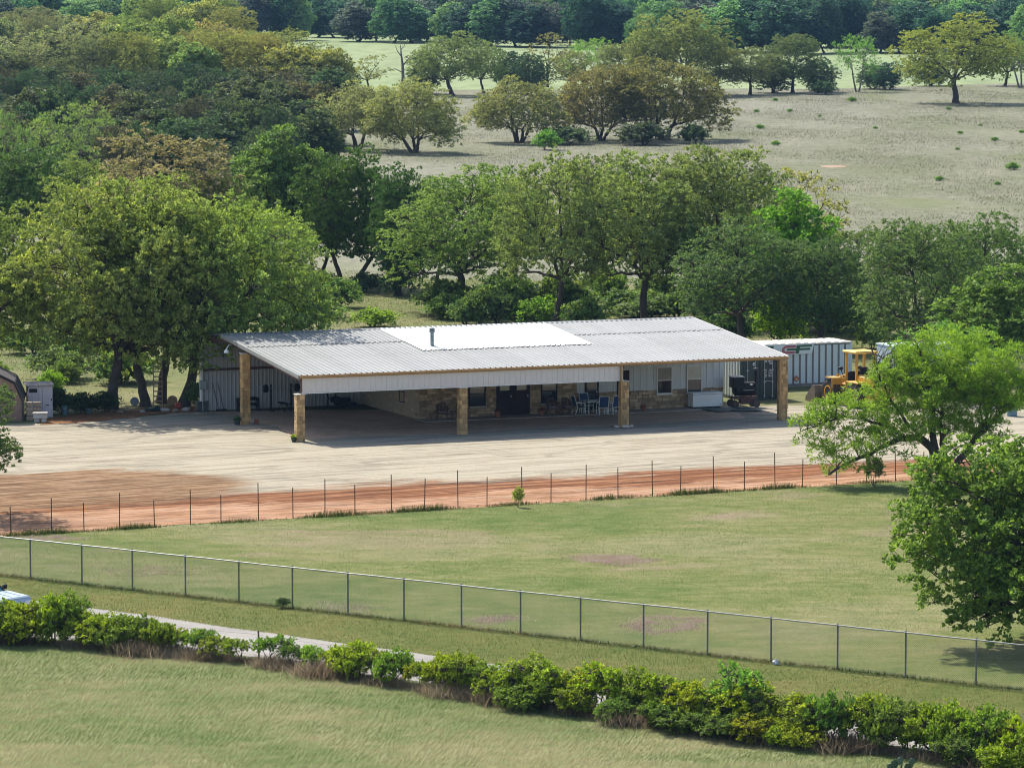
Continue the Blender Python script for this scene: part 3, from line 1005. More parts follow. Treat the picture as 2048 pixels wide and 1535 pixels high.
# sign: white board with slanted letters E C F
sgn = MB().prism([(3.35, 1.98), (7.55, 1.98), (7.68, 2.58 - .02), (3.48, 2.58 - .02)], -.085, -.068).build('sign_board', plain('sign_white', (0.76, 0.78, 0.79), 0.5, 0.04), ec)
M_sred = plain('sign_red', (0.50, 0.13, 0.16), 0.5, 0.12)
M_sgrn = plain('sign_green', (0.035, 0.12, 0.055), 0.5, 0.12)
def slant(pts, x, z=2.02, k=.22):
    return [(x + u + w * k, z + w) for u, w in pts]
def letter(name, polys, mat):
    b2 = MB()
    for q in polys: b2.prism(q, -.097, -.084)
    b2.build(name, mat, sgn)
letter('letter_e_green', [slant([(0, .34), (1.35, .34), (1.35, .50), (0, .50)], 3.6), slant([(0, .0), (.22, .0), (.22, .338), (0, .338)], 3.6)], M_sgrn)
letter('letter_e_red', [slant([(.24, .0), (1.25, .0), (1.25, .13), (.24, .13)], 3.6), slant([(.24, .17), (1.1, .17), (1.1, .29), (.24, .29)], 3.6)], M_sred)
arc = [(.30 - .30 * math.cos(t) * 1.0, .25 + .25 * math.sin(t)) for t in np.linspace(-1.57, 1.57, 14)]
def ring(cx_, cz_, ro, ri, n=14):
    o_ = [(cx_ - ro * 1.15 * math.cos(t), cz_ + ro * math.sin(t)) for t in np.linspace(-1.5708, 1.5708, n)]
    i_ = [(cx_ - ri * 1.15 * math.cos(t), cz_ + ri * math.sin(t)) for t in np.linspace(1.5708, -1.5708, n)]
    return o_, i_
o_, i_ = ring(.36, .25, .25, .10)
segs = []
for k in range(13):
    a0, a1 = o_[k], o_[k + 1]
    b0, b1 = i_[13 - k], i_[13 - k - 1]
    segs.append(slant([b0, a0, a1, b1], 5.45))
segs.append(slant([(.36, 0), (.95, 0), (.95, .15), (.36, .15)], 5.45))
segs.append(slant([(.36, .35), (.95, .35), (.95, .5), (.36, .5)], 5.45))
letter('letter_c', segs, M_sred)
letter('letter_f', [slant([(0, 0), (.24, 0), (.24, .5), (0, .5)], 6.45), slant([(.242, .38), (1.0, .38), (1.0, .5), (.242, .5)], 6.45),
                    slant([(-.56, .19), (-.002, .19), (-.002, .31), (-.56, .31), (-.64, .25)], 6.45), slant([(.242, .19), (.92, .19), (.92, .31), (.242, .31)], 6.45)], M_sgrn)
hz = MB().prism([(6.35, .52), (6.56, .31), (6.77, .52), (6.56, .73)], -.045, -.03); hz.add([], []); hz = hz.build('hazard_plate', plain('faded_red', (0.45, 0.1, 0.08), 0.6, 0.3), ec)
MB().prism([(6.45, .50), (6.56, .39), (6.67, .50), (6.56, .61)], -.054, -.046).build('hazard_symbol', plain('faded_yellow', (0.55, 0.4, 0.12), 0.6, 0.3), hz)

# --- dark green container with doors, beside the house
M_grn = plain('dark_green_container', (0.022, 0.045, 0.045), 0.5, 0.15, 1.2, dirt=(0.08, 0.08, 0.075), dirt_amt=0.3)
M_grnsunlit = plain('sunlit_container_side', (0.55, 0.58, 0.55), 0.55, 0.1, 1.2)  # sunlight on the green left side, painted as a pale colour
M_mark = plain('white_stencil', (0.72, 0.74, 0.74), 0.6, 0.05)
gc = bthing('shipping_container', 'dark green shipping container with closed doors and white stencil marks beside the house', 'container', 30.45, 10.0)
W_, L_, H_ = 2.44, 6.06, 2.55
MB().box(.08, W_ - .08, .1, L_ - .05, .16, H_ - .03).build('container_body', M_grn, gc)
for s, x in ((-1, 0.02), (1, W_ - .02)):                     # corrugated long sides
    b_ = MB()
    n = 15
    pit = (L_ - .3) / n
    ys, xs = [], []
    for k in range(n):
        y = .15 + k * pit
        for (dy, dx) in ((0, 0), (pit * .30, 0), (pit * .42, .10), (pit * .62, .10), (pit * .92, 0)):
            ys.append(y + dy); xs.append(x - s * dx)
    q = len(ys)
    b_.add([(xx, yy, .18) for xx, yy in zip(xs, ys)] + [(xx, yy, H_ - .12) for xx, yy in zip(xs, ys)], [(i, i + 1, q + i + 1, q + i) for i in range(q - 1)])
    b_.build('corrugated_side', M_grnsunlit if s < 0 else M_grn, gc)
b_ = MB()
for x in (0, W_ - .14):
    for y in (0, L_ - .14):
        b_.box(x, x + .14, y, y + .14, 0, H_)
b_.box(.14, W_ - .14, .0, .12, H_ - .13, H_).box(.14, W_ - .14, 0, .12, .0, .16)
for x in (0.0, W_ - .1):
    b_.box(x, x + .1, .14, L_ - .14, H_ - .12, H_).box(x, x + .1, .14, L_ - .14, 0.02, .17)
b_.build('container_frame', M_grn, gc)
b_ = MB().box(.05, W_ - .05, .1, L_ - .1, H_ - .03, H_ - .005); b_.build('container_roof', M_grn, gc)
for k, x0 in enumerate((.15, W_ / 2 + .01)):
    x1 = x0 + W_ / 2 - .16
    b_ = MB().box(x0, x1, .04, .09, .17, H_ - .14)
    for j in range(5):
        z = .24 + j * .445
        b_.box(x0 + .06, x1 - .06, .02, .039, z, z + .36)
    dr = b_.build('door', M_grn, gc)
    for xx in (x0 + .28, x1 - .28):
        MB().tube([(xx, -.02, .1), (xx, -.02, H_ - .07)], .022, 8).build('locking_bar', M_galv, dr)
        for zz in (.2, 1.0, 1.7, H_ - .2):
            MB().box(xx - .06, xx + .06, -.045, .018, zz, zz + .06).build('bar_bracket', M_galv, dr)
    MB().box(x0 + .3, x0 + .72, -.06, -.045, 1.08, 1.11).build('door_handle', M_galv, dr)
    if k == 1:
        b_ = MB()
        for (u, z, w) in ((.34, 2.18, .17), (.55, 2.18, .14), (.72, 2.18, .12), (.62, 2.05, .18)):
            for q in range(int(w / .045)):
                b_.box(x0 + u + q * .045, x0 + u + q * .045 + .03, .012, .019, z, z + .09)
        for j in range(5):
            for (u, w) in ((.34, .13), (.56, .25)):
                for q in range(int(w / .035)):
                    if (q * 7 + j * 3) % 5: b_.box(x0 + u + q * .035, x0 + u + q * .035 + .024, .012, .019, 1.70 - j * .095, 1.755 - j * .095)
        b_.build('stencil_marks', M_mark, dr)
    else:
        b_ = MB().lathe([(.10, .010), (.10, .019)], 'Y', (x0 + .72, 0, 2.08), 20); em = b_.build('round_emblem', M_mark, dr)
        MB().lathe([(.035, .004), (.035, .0095)], 'Y', (x0 + .72, 0, 2.08), 12).build('emblem_centre', M_grn, em)

# --- pale blue box behind the loader
pb = bthing('box_trailer', 'pale blue box trailer mostly hidden behind the loader canopy and trees', 'trailer', 42.2, 13.6)
M_pblue = plain('pale_blue_panel', (0.45, 0.56, 0.63), 0.5, 0.08, 0.8)
MB().bevbox(0, 5.5, 0, 2.4, .7, 2.35, .04).build('box', M_pblue, pb)
MB().box(-.03, 5.53, -.03, 2.43, 2.352, 2.42).build('roof', plain('pale_blue_roof', (0.6, 0.68, 0.73), 0.4, 0.05), pb)
MB().box(.2, 5.3, .4, 2.0, .55, .75).build('chassis', M_black, pb)
for x in (3.2, 4.1):
    for y in (.12, 2.28):
        MB().lathe([(.2, -.1), (.37, -.1), (.38, 0), (.37, .1), (.2, .1)], 'Y', (x, y, .38), 20).build('wheel', M_black, pb)

# --- wheel loader, seen from behind on its left side
M_yel = plain('loader_yellow', (0.56, 0.31, 0.035), 0.5, 0.12, 1.6, dirt=(0.27, 0.17, 0.08), dirt_amt=0.7)
M_rim = plain('loader_rim', (0.70, 0.34, 0.02), 0.5, 0.1, 1.5)
M_tyre = plain('dusty_tyre', (0.055, 0.048, 0.043), 0.9, 0.25, 4, bump=0.5, dirt=(0.17, 0.13, 0.1), dirt_amt=0.5)
M_bucket = plain('worn_bucket_steel', (0.24, 0.19, 0.15), 0.6, 0.25, 1.5, metal=0.2, dirt=(0.13, 0.08, 0.05), dirt_amt=0.5)
lx, ly = G(1675, 806)
ld = thing('wheel_loader', 'yellow wheel loader with open canopy and front bucket parked behind the light green tree', 'loader', (lx + 1.0, ly - 1.3, .02), R(90 + 27))
# local: +x forward, +y left
def lwheel(x, y):
    WR = .70
    prof = [(.36, -.24), (.60, -.26), (.68, -.20), (WR, -.1), (WR, .1), (.68, .20), (.60, .26), (.36, .24)]
    b2 = MB().lathe(prof, 'Y', (x, y, WR), 28)
    for k in range(22):                                     # tread lugs
        t = 2 * math.pi * k / 22
        for s in (-1, 1):
            m3 = Matrix.Rotation(-t, 3, 'Y')
            b2.box(-.045, .045, .0 if s > 0 else -.23, .23 if s > 0 else 0, WR - .03, WR + .035, m3 @ Matrix.Rotation(s * .35, 3, 'Z'), (x, y, WR))
    w_ = b2.build('wheel', M_tyre, ld)
    sg = 1 if y > 0 else -1
    MB().lathe([(.37, sg * .17), (.37, sg * .27), (.33, sg * .28), (.28, sg * .16), (.14, sg * .13), (.12, sg * .22), (.0, sg * .23)], 'Y', (x, y, WR), 24).build('rim', M_rim, w_)
for x in (1.35, -1.35):
    for y in (.86, -.86):
        lwheel(x, y)
MB().bevbox(.35, 2.1, -.42, .42, .55, 1.15, .05).build('front_frame', M_yel, ld)
MB().tube([(1.35, -.8, .7), (1.35, .8, .7)], .12, 10).tube([(-1.35, -.8, .7), (-1.35, .8, .7)], .12, 10).build('axle', M_black, ld)
MB().tube([(0.1, 0, .6), (0.1, 0, 1.2)], .16, 12).build('articulation_joint', M_black, ld)
MB().bevbox(-2.5, -.0, -.55, .55, .55, 1.2, .05).build('rear_frame', M_yel, ld)
MB().bevbox(-2.6, -.95, -.6, .6, 1.2, 1.85, .1).build('engine_hood', M_yel, ld)
MB().bevbox(-2.85, -2.4, -.8, .8, .55, 1.25, .08).build('counterweight', M_yel, ld)
MB().bevbox(-2.64, -2.605, -.45, .45, 1.3, 1.78, .01).build('rear_grille', M_black, ld)
MB().tube([(-1.5, -.3, 1.8), (-1.5, -.3, 2.5)], .05, 10).build('exhaust_pipe', M_black, ld)
for y in (.86, -.86):
    f = MB()
    f.prism([(.78, .96), (.78, 1.52), (.84, 1.56), (1.6, 1.56), (1.6, 1.50), (.88, 1.50), (.84, .96)], y - .3, y + .3)
    f.build('front_fender', M_yel, ld)
    f = MB().bevbox(-2.0, -.7, y - .32, y + .28, 1.42, 1.5, .02); f.build('rear_fender', M_yel, ld)
    MB().box(-.6, -.2, y - .2 * (1 if y > 0 else -1) - .12, y - .2 * (1 if y > 0 else -1) + .12, .5, .55).box(-.6, -.2, y - .2 * (1 if y > 0 else -1) - .12, y - .2 * (1 if y > 0 else -1) + .12, .9, .94).build('step', M_black, ld)
MB().bevbox(-1.0, .25, -.62, .62, 1.2, 1.34, .03).build('cab_floor', M_yel, ld)
MB().bevbox(-.0, .25, -.5, .5, 1.34, 1.95, .04).build('dash', M_black, ld)
MB().lathe([(.16, .0), (.19, .015), (.16, .03)], 'Z', (-.12, 0, 2.02), 18).tube([(.05, 0, 1.9), (-.12, 0, 2.02)], .02, 6).build('steering_wheel', M_black, ld)
MB().bevbox(-.75, -.35, -.25, .25, 1.45, 1.65, .05).bevbox(-.85, -.70, -.24, .24, 1.6, 2.25, .05).build('seat', M_black, ld)
for x, y in ((.18, .58), (.18, -.58), (-.92, .58), (-.92, -.58)):
    MB().box(x - .06, x + .06, y - .06, y + .06, 1.3, 3.02).build('canopy_post', M_yel, ld)
MB().bevbox(-1.1, .4, -.75, .75, 3.02, 3.16, .04).build('canopy_roof', plain('canopy_yellow', (0.72, 0.45, 0.09), 0.5, 0.08), ld)
for y in (.42, -.42):                                        # lift arms
    MB().prism([(.7, 1.5), (.95, 1.65), (2.1, 1.15), (2.75, .55), (2.75, .35), (2.5, .38), (2.0, .85), (.75, 1.28)], y - .06, y + .06).build('lift_arm', M_yel, ld)
    MB().tube([(.6, y, .85), (1.7, y, 1.1)], [.07, .05], 10).build('lift_cylinder', M_black, ld)
MB().tube([(.9, 0, 1.7), (1.9, 0, 1.45)], .07, 10).prism([(1.75, .95), (1.9, .95), (2.2, 1.6), (2.05, 1.65)], -.08, .08).build('bucket_linkage', M_yel, ld)
bk = MB()
prof = [(2.62, .95), (2.55, .6), (2.6, .25), (2.8, .06), (3.65, .03), (3.65, .06), (2.85, .11), (2.68, .28), (2.63, .6), (2.72, .95)]
bk.prism(prof, -1.22, 1.22)
for y in (-1.25, 1.22):
    bk.prism([(2.6, .95), (2.55, .6), (2.6, .25), (2.8, .05), (3.65, .02), (3.62, .2), (2.85, .98)], y, y + .03)
bk.build('bucket', M_bucket, ld)
for y in (.5, -.5):
    MB().tube([(.6, y, 1.55), (.72, y * 1.25, 2.02)], .025, 6).bevbox(.66, .84, y * 1.25 - .12, y * 1.25 + .12, 1.98, 2.16, .03).build('head_lamp', M_black, ld)

# --- barbecue smoker on small trailer wheels
sm = bthing('barrel_smoker', 'black barrel smoker with tall chimney on small wheels under the right carport bay', 'smoker', 29.15, 6.9, R(-8))
MB().lathe([(.0, -.72), (.30, -.70), (.40, -.62), (.40, .55), (.30, .63), (0, .65)], 'X', (.12, 0, 1.05), 22).build('barrel', M_black, sm, smooth=False)
MB().bevbox(-.72, -.05, -.38, .38, 1.12, 1.72, .03).build('firebox', M_black, sm)
MB().box(-.75, -.02, -.42, .42, 1.72, 1.76).build('shelf', plain('ash_grey', (0.3, 0.3, 0.3), 0.7), sm)
MB().tube([(.72, -.1, .7), (.72, -.1, 2.1)], .09, 12).lathe([(.02, 2.24), (.17, 2.19), (.17, 2.16), (.02, 2.16)], at=(.72, -.1, 0), n=14).build('chimney', M_black, sm)
MB().box(-.75, .8, -.34, -.28, .52, .6).box(-.75, .8, .28, .34, .52, .6).box(-.6, -.54, -.28, .28, .52, .6).box(.62, .68, -.28, .28, .52, .6).build('trailer_frame', M_redsteel, sm)
MB().box(-.2, .4, -.25, .25, .18, .52).build('wood_box', M_redsteel, sm)
for x, y in ((-.6, -.42), (-.6, .42), (.66, -.42), (.66, .42)):
    w_ = MB().lathe([(.1, -.06), (.2, -.07), (.22, -.04), (.22, .04), (.2, .07), (.1, .06)], 'Y', (x, y, .22), 20).build('wheel', M_tyre, sm)
    MB().lathe([(.11, -.062), (.05, -.03), (0, -.03)], 'Y', (x, y, .22), 14).build('rim', M_redsteel, w_)
    MB().tube([(x, y * .75, .22), (x, y * .75, .56)], .025, 6).build('wheel_strut', M_redsteel, sm)
MB().box(.3, .42, -.45, -.41, 1.28, 1.36).build('thermometer_plate', M_mark, sm)
MB().tube([(-.1, -.45, 1.0), (.5, -.45, 1.0)], .02, 6).tube([(-.1, -.45, 1.0), (-.1, -.36, 1.0)], .018, 6).tube([(.5, -.45, 1.0), (.5, -.36, 1.0)], .018, 6).build('lid_handle', M_galv, sm)

# --- green mat on the porch edge
r_ = np.random.default_rng(5)
mt = bthing('rumpled_tarp', 'rumpled dark green tarp lying flat in front of the freezer and smoker', 'tarp', 26.4, 4.4)
nx, ny = 26, 14
X, Y = np.meshgrid(np.linspace(0, 2.75, nx), np.linspace(0, 1.9, ny))
X2 = X + .12 * np.sin(Y * 3 + 1) + r_.normal(0, .015, X.shape); Y2 = Y + .14 * np.sin(X * 1.9) + .35 * (1 - X / 2.75) + r_.normal(0, .015, X.shape)
Z = .035 + np.abs(.03 * np.sin(X * 5 + Y * 3) + .02 * np.sin(X * 11 - Y * 6)) + r_.uniform(0, .012, X.shape)
idx = np.arange(nx * ny).reshape(ny, nx)
f4 = np.stack([idx[:-1, :-1], idx[:-1, 1:], idx[1:, 1:], idx[1:, :-1]], -1).reshape(-1, 4)
link('tarp_sheet', np_mesh('tarp_sheet', np.stack([X2, Y2, Z], -1).reshape(-1, 3), f4, None, plain('dark_green_tarp', (0.022, 0.055, 0.05), 0.6, 0.3, 2), True), mt)

# --- chest freezer
fz = bthing('chest_freezer', 'white chest freezer standing against the house front under the right window', 'freezer', 26.0, 6.85, z=.075)
MB().bevbox(0, 1.85, 0, .72, .06, .76, .02).build('cabinet', M_white, fz)
MB().bevbox(-.012, 1.862, -.015, .73, .775, .86, .02).build('lid', M_white, fz)
MB().box(.1, 1.75, .06, .66, 0, .06).build('plinth', M_black, fz)
MB().box(1.66, 1.8, -.012, -.002, .14, .22).build('badge', M_galv, fz)

# --- patio dining set
M_blue = plain('blue_sling_fabric', (0.02, 0.055, 0.16), 0.75, 0.15, 3)
M_wf = plain('white_chair_frame', (0.74, 0.80, 0.80), 0.4, 0.04, 3)
pt = bthing('patio_table', 'white framed glass patio table among the blue sling chairs', 'table', 19.75, 6.45, z=.075)
MB().bevbox(-.55, .55, -.4, .4, .69, .72, .01).build('table_top', plain('tinted_glass_top', (0.25, 0.33, 0.35), 0.12, 0.1, 2), pt)
MB().box(-.58, .58, -.43, -.39, .67, .73).box(-.58, .58, .39, .43, .67, .73).box(-.58, -.54, -.39, .39, .67, .73).box(.54, .58, -.39, .39, .67, .73).build('rim', M_wf, pt)
for x in (-.48, .48):
    for y in (-.34, .34):
        MB().tube([(x, y, 0), (x * .95, y * .95, .67)], .024, 8).build('leg', M_wf, pt)


def sling_chair(label, a, b, rot):
    t = bthing('patio_chair', label, 'chair', a, b, rot, 'blue and white patio chairs round the glass table', z=.075)
    MB().bevbox(-.24, .24, -.25, .22, .40, .43, .01).build('seat', M_blue, t)
    s_ = MB()
    s_.add([(-.24, .24, .44), (.24, .24, .44), (.24, .40, 1.02), (-.24, .40, 1.02), (-.24, .26, .44), (.24, .26, .44), (.24, .42, 1.02), (-.24, .42, 1.02)],
           [(0, 1, 2, 3), (4, 7, 6, 5), (0, 4, 5, 1), (1, 5, 6, 2), (2, 6, 7, 3), (3, 7, 4, 0)])
    s_.build('backrest', M_blue, t)
    for x in (-.275, .275):
        MB().tube([(x, .22, .4), (x, .42, 1.06)], .02, 6).tube([(x, -.25, .63), (x, .30, .66)], .022, 6).build('side_frame', M_wf, t)
        MB().tube([(x, -.25, .02), (x, -.25, .63)], .022, 6).build('leg', M_wf, t)
        MB().tube([(x, .36, .02), (x, .20, .42)], .022, 6).build('leg', M_wf, t)
    MB().tube([(-.275, .42, 1.06), (.275, .42, 1.06)], .02, 6).build('top_bar', M_wf, t)
    MB().tube([(-.275, -.25, .41), (.275, -.25, .41)], .018, 6).build('cross_bar', M_wf, t)
    MB().tube([(-.275, .21, .41), (.275, .21, .41)], .018, 6).build('cross_bar', M_wf, t)
    MB().tube([(-.275, .3, .2), (.275, .3, .2)], .014, 6).build('cross_bar', M_wf, t)
    return t
sling_chair('blue sling patio chair with its back to the yard, left of the near pair', 19.95, 5.75, R(172))
sling_chair('blue sling patio chair with its back to the yard, right of the near pair', 20.65, 5.72, R(188))
sling_chair('blue sling patio chair turned sideways at the left end of the table', 18.85, 6.45, R(90))
sling_chair('blue sling patio chair half hidden behind the third stone pillar', 21.1, 6.5, R(-95))
sling_chair('blue sling patio chair on the far side of the table by the wall', 19.6, 7.15, R(5))

# --- wicker chairs
M_wick = plain('brown_wicker', (0.13, 0.085, 0.07), 0.8, 0.35, 18, bump=0.6)
M_cush = plain('mauve_cushion', (0.30, 0.23, 0.23), 0.9, 0.1, 3)
def wicker(label, a, b, rot):
    t = bthing('wicker_chair', label, 'chair', a, b, rot, 'brown wicker chairs on the porch', z=.075)
    n = 13
    b_ = MB()
    for i in range(n):                                       # round back of upright canes
        u = math.pi * i / (n - 1)
        x, y = -.30 * math.cos(u), .05 + .26 * math.sin(u)
        hh = .62 + .28 * math.sin(u) ** 1.5
        b_.tube([(x, y, .38), (x * 1.05, y * 1.08 + .02, hh)], .028, 5)
    b_.build('backrest', M_wick, t)
    rim_ = [(-.315 * math.cos(math.pi * i / 12), .055 + .30 * math.sin(math.pi * i / 12), .63 + .28 * math.sin(math.pi * i / 12) ** 1.5) for i in range(13)]
    MB().tube([(-.315, -.24, .6)] + rim_ + [(.315, -.24, .6)], .035, 6).build('rim', M_wick, t)
    MB().bevbox(-.29, .29, -.28, .28, .32, .40, .03).build('seat', M_wick, t)
    MB().bevbox(-.26, .26, -.26, .2, .40, .49, .04).build('cushion', M_cush, t)
    for x in (-.27, .27):
        for y in (-.25, .24):
            MB().tube([(x, y, 0), (x, y, .34)], .028, 6).build('leg', M_wick, t)
wicker('brown wicker chair beside the double door, left of the pair', 17.35, 6.75, R(-10))
wicker('brown wicker chair right of the pair, next to the blue chairs', 18.25, 6.7, R(12))
wicker('brown wicker chair at the house corner behind the second pillar, left of two', 10.75, 6.75, R(-15))
wicker('brown wicker chair at the house corner behind the second pillar, right of two', 11.95, 6.75, R(12))
for (a, b, lab) in ((17.8, 6.6, 'small dark side table between the two wicker chairs by the double door'), (11.35, 6.6, 'small dark side table between the wicker chairs at the house corner')):
    t = bthing('side_table', lab, 'table', a, b, 0, 'porch side tables', z=.075)
    MB().lathe([(.2, .44), (.21, .46), (.2, .48)], n=16).build('table_top', M_wick, t)
    for k in range(3):
        q = 2.1 * k
        MB().tube([(.15 * math.cos(q), .15 * math.sin(q), 0), (.12 * math.cos(q), .12 * math.sin(q), .45)], .02, 6).build('leg', M_wick, t)

# --- pots and small things
M_terra = plain('terracotta', (0.30, 0.12, 0.07), 0.8, 0.15, 4)
M_darkpot = plain('dark_green_pot', (0.03, 0.05, 0.045), 0.5, 0.2, 4)
M_potleaf = leaf_mat('pot_plant_leaf')
def pot(label, a, b, r0, hh, mat, fol, n=60, fr=.22, z=.02):
    t = bthing('plant_pot', label, 'plant pot', a, b, random.uniform(0, 6), 'potted plants about the house', z=z)
    MB().lathe([(r0 * .7, 0), (r0, hh * .9), (r0 * 1.12, hh * .92), (r0 * 1.12, hh), (r0 * .95, hh), (r0 * .9, hh * .9), (0, hh * .88)], n=16).build('pot', mat, t)
    rr = np.random.default_rng(int(abs(a) * 100))
    d = rr.normal(0, 1, (n, 3)); d[:, 2] = np.abs(d[:, 2]) + .3; d /= np.linalg.norm(d, axis=1)[:, None]
    c = np.array([0, 0, hh * .9]) + d * fr * rr.uniform(.2, 1, (n, 1))
    s_ = np.cross(d, rr.normal(0, 1, (n, 3))); s_ /= np.linalg.norm(s_, axis=1)[:, None]
    L = .1
    v = np.stack([c - d * L * .5, c + s_ * .035, c + d * L * .5, c - s_ * .035], 1).reshape(-1, 3)
    i = np.arange(n) * 4
    o = link('foliage', np_mesh('foliage', v, np.stack([i, i + 1, i + 2, i + 3], 1), None, M_potleaf), t)
    o.color = (*fol, 1)
pot('round pot of yellow green foliage at the foot of the front left pillar', -.42, -.05, .15, .24, M_darkpot, (.13, .16, .03), 90)
pot('dark green potted shrub at the foot of the tall pillar under the left roof edge', -.42, 9.05, .2, .28, M_darkpot, (.03, .07, .03), 140, .26)
pot('terracotta pot with dark red flowers right of the double door', 16.75, 6.9, .16, .26, M_terra, (.16, .03, .035), 90, z=.075)
pot('terracotta pot with dry brown plant left of the double door', 14.1, 6.9, .16, .3, M_terra, (.1, .06, .03), 90, z=.075)
pot('terracotta pot lying low by the wainscot beside the dark door', 22.95, 6.9, .17, .2, M_terra, (.18, .06, .04), 40, z=.075)
st = bthing('stacked_bricks', 'short stack of dark red bricks beside the tall pillar', 'bricks', .62, 8.95, .2)
for k in range(4):
    for j in range(2):
        link('brick', MB().bevbox(0, .2, 0, .1, 0, .06, .006).mesh('brick', M_terra), st, (.02 * k % .05, j * .11, k * .065))
rb = bthing('rubble_pile', 'scatter of broken stone around the foot of the third pillar', 'rubble', 18.6, -.35)
for k in range(9):
    rr = random.Random(k)
    s_ = rr.uniform(.07, .15)
    b_ = MB().bevbox(-s_, s_, -s_ * .7, s_ * .7, 0, s_ * .9, s_ * .3)
    b_.v = [(x + rr.uniform(-.02, .02), y + rr.uniform(-.02, .02), z) for x, y, z in b_.v]
    b_.build('stone', M_cap, rb, (rr.uniform(-.55, .5), rr.uniform(-.2, .15), 0), (0, 0, rr.uniform(0, 3)))

# --- gym gear in the shaded left bay
wb = bthing('weight_rack', 'dark weight bench with loaded barbell rack against the carport back wall', 'weight bench', 4.3, 15.1)
for x in (-.6, .6):
    MB().box(x - .04, x + .04, -.04, .04, 0, 1.5).box(x - .04, x + .04, -.5, .5, 0, .06).build('upright', M_black, wb)
MB().tube([(-1.1, -.06, 1.28), (1.1, -.06, 1.28)], .018, 8).build('barbell', M_galv, wb)
for x in (-1.0, -.92, -.86, .86, .92, 1.0):
    MB().lathe([(.03, -.025), (.22, -.025), (.22, .025), (.03, .025)], 'X', (x, -.06, 1.28), 20).build('weight_plate', M_black, wb)
MB().bevbox(-.15, .15, -1.1, .1, .42, .5, .02).build('bench_pad', M_black, wb)
for y in (-1.0, .0):
    MB().tube([(-.2, y, 0), (0, y, .42), (.2, y, 0)], .025, 6).build('bench_leg', M_black, wb)
dt = bthing('dumbbell_rack', 'low dark rack of dumbbells on the ground beside the weight bench', 'weights', 2.5, 15.6)
MB().box(-.6, .6, -.2, .2, .3, .34).box(-.6, .6, -.2, .2, .62, .66).box(-.62, -.56, -.2, .2, 0, .75).box(.56, .62, -.2, .2, 0, .75).build('rack_frame', M_black, dt)
for z in (.41, .73):
    for k in range(5):
        MB().lathe([(.07, -.15), (.07, -.07), (.02, -.07), (.02, .07), (.07, .07), (.07, .15)], 'Y', (-.45 + k * .22, 0, z), 10).build('dumbbell', M_black, dt)
xb = bthing('exercise_bike', 'dark exercise bike in the shade behind the front left pillar', 'exercise bike', 7.3, 15.0, .4)
MB().lathe([(.0, -.06), (.26, -.06), (.3, -.03), (.3, .03), (.26, .06), (0, .06)], 'Y', (.45, 0, .38), 22).build('flywheel', M_black, xb)
MB().tube([(.45, 0, .38), (.3, 0, .75), (.38, 0, 1.15)], .05, 8).tube([(.3, 0, .7), (-.25, 0, .55), (-.35, 0, .9)], .05, 8).box(-.6, .8, -.05, .05, 0, .07).box(-.62, -.52, -.3, .3, 0, .06).box(.72, .82, -.3, .3, 0, .06).tube([(-.3, 0, .55), (-.3, 0, .05)], .05, 8).build('frame', M_black, xb)
MB().bevbox(-.5, -.2, -.12, .12, .9, .98, .03).build('saddle', M_black, xb)
MB().tube([(.38, -.25, 1.15), (.38, .25, 1.15)], .02, 6).tube([(.38, .25, 1.15), (.55, .25, 1.25)], .02, 6).tube([(.38, -.25, 1.15), (.55, -.25, 1.25)], .02, 6).build('handlebar', M_black, xb)
jk = bthing('stacked_bags', 'dark heap of bags along the back wall next to the exercise bike', 'bags', 8.7, 15.9)
for k in range(5):
    rr = random.Random(k + 40)
    MB().bevbox(-.35, .35, -.25, .25, 0, .26, .1).build('bag', M_black, jk, (rr.uniform(-.8, .5), rr.uniform(-.2, .2), .0 + (k // 3) * .24), (0, 0, rr.uniform(-.6, .6)), smooth=True)
for (dx, lab) in ((.95, 'long handled rake leaning on the back wall near the meter box'), (1.25, 'long handled shovel leaning on the back wall right of the rake')):
    t = bthing('garden_tool', lab, 'garden tool', dx, 16.15)
    MB().tube([(0, 0, .1), (-.25, .3, 1.55)], .018, 6).build('handle', M_darkwood, t)
    MB().box(-.16, .16, -.05, -.02, .0, .12).build('tool_head', M_black, t)


# ================================================================== FENCES, SHEDS, CAR, SMALL THINGS
M_fpost = plain('galvanised_fence_post', (0.115, 0.125, 0.14), 0.5, 0.15, 4, metal=0.3)
M_rail = plain('galvanised_rail', (0.22, 0.23, 0.24), 0.45, 0.1, 2, metal=0.4)
M_wire = plain('dull_wire', (0.25, 0.26, 0.25), 0.5, 0.1, 4, metal=0.4)
M_rust = plain('rusty_steel_post', (0.085, 0.045, 0.032), 0.8, 0.3, 5)
M_oldwire = plain('rusty_wire', (0.12, 0.09, 0.075), 0.7, 0.2, 5)

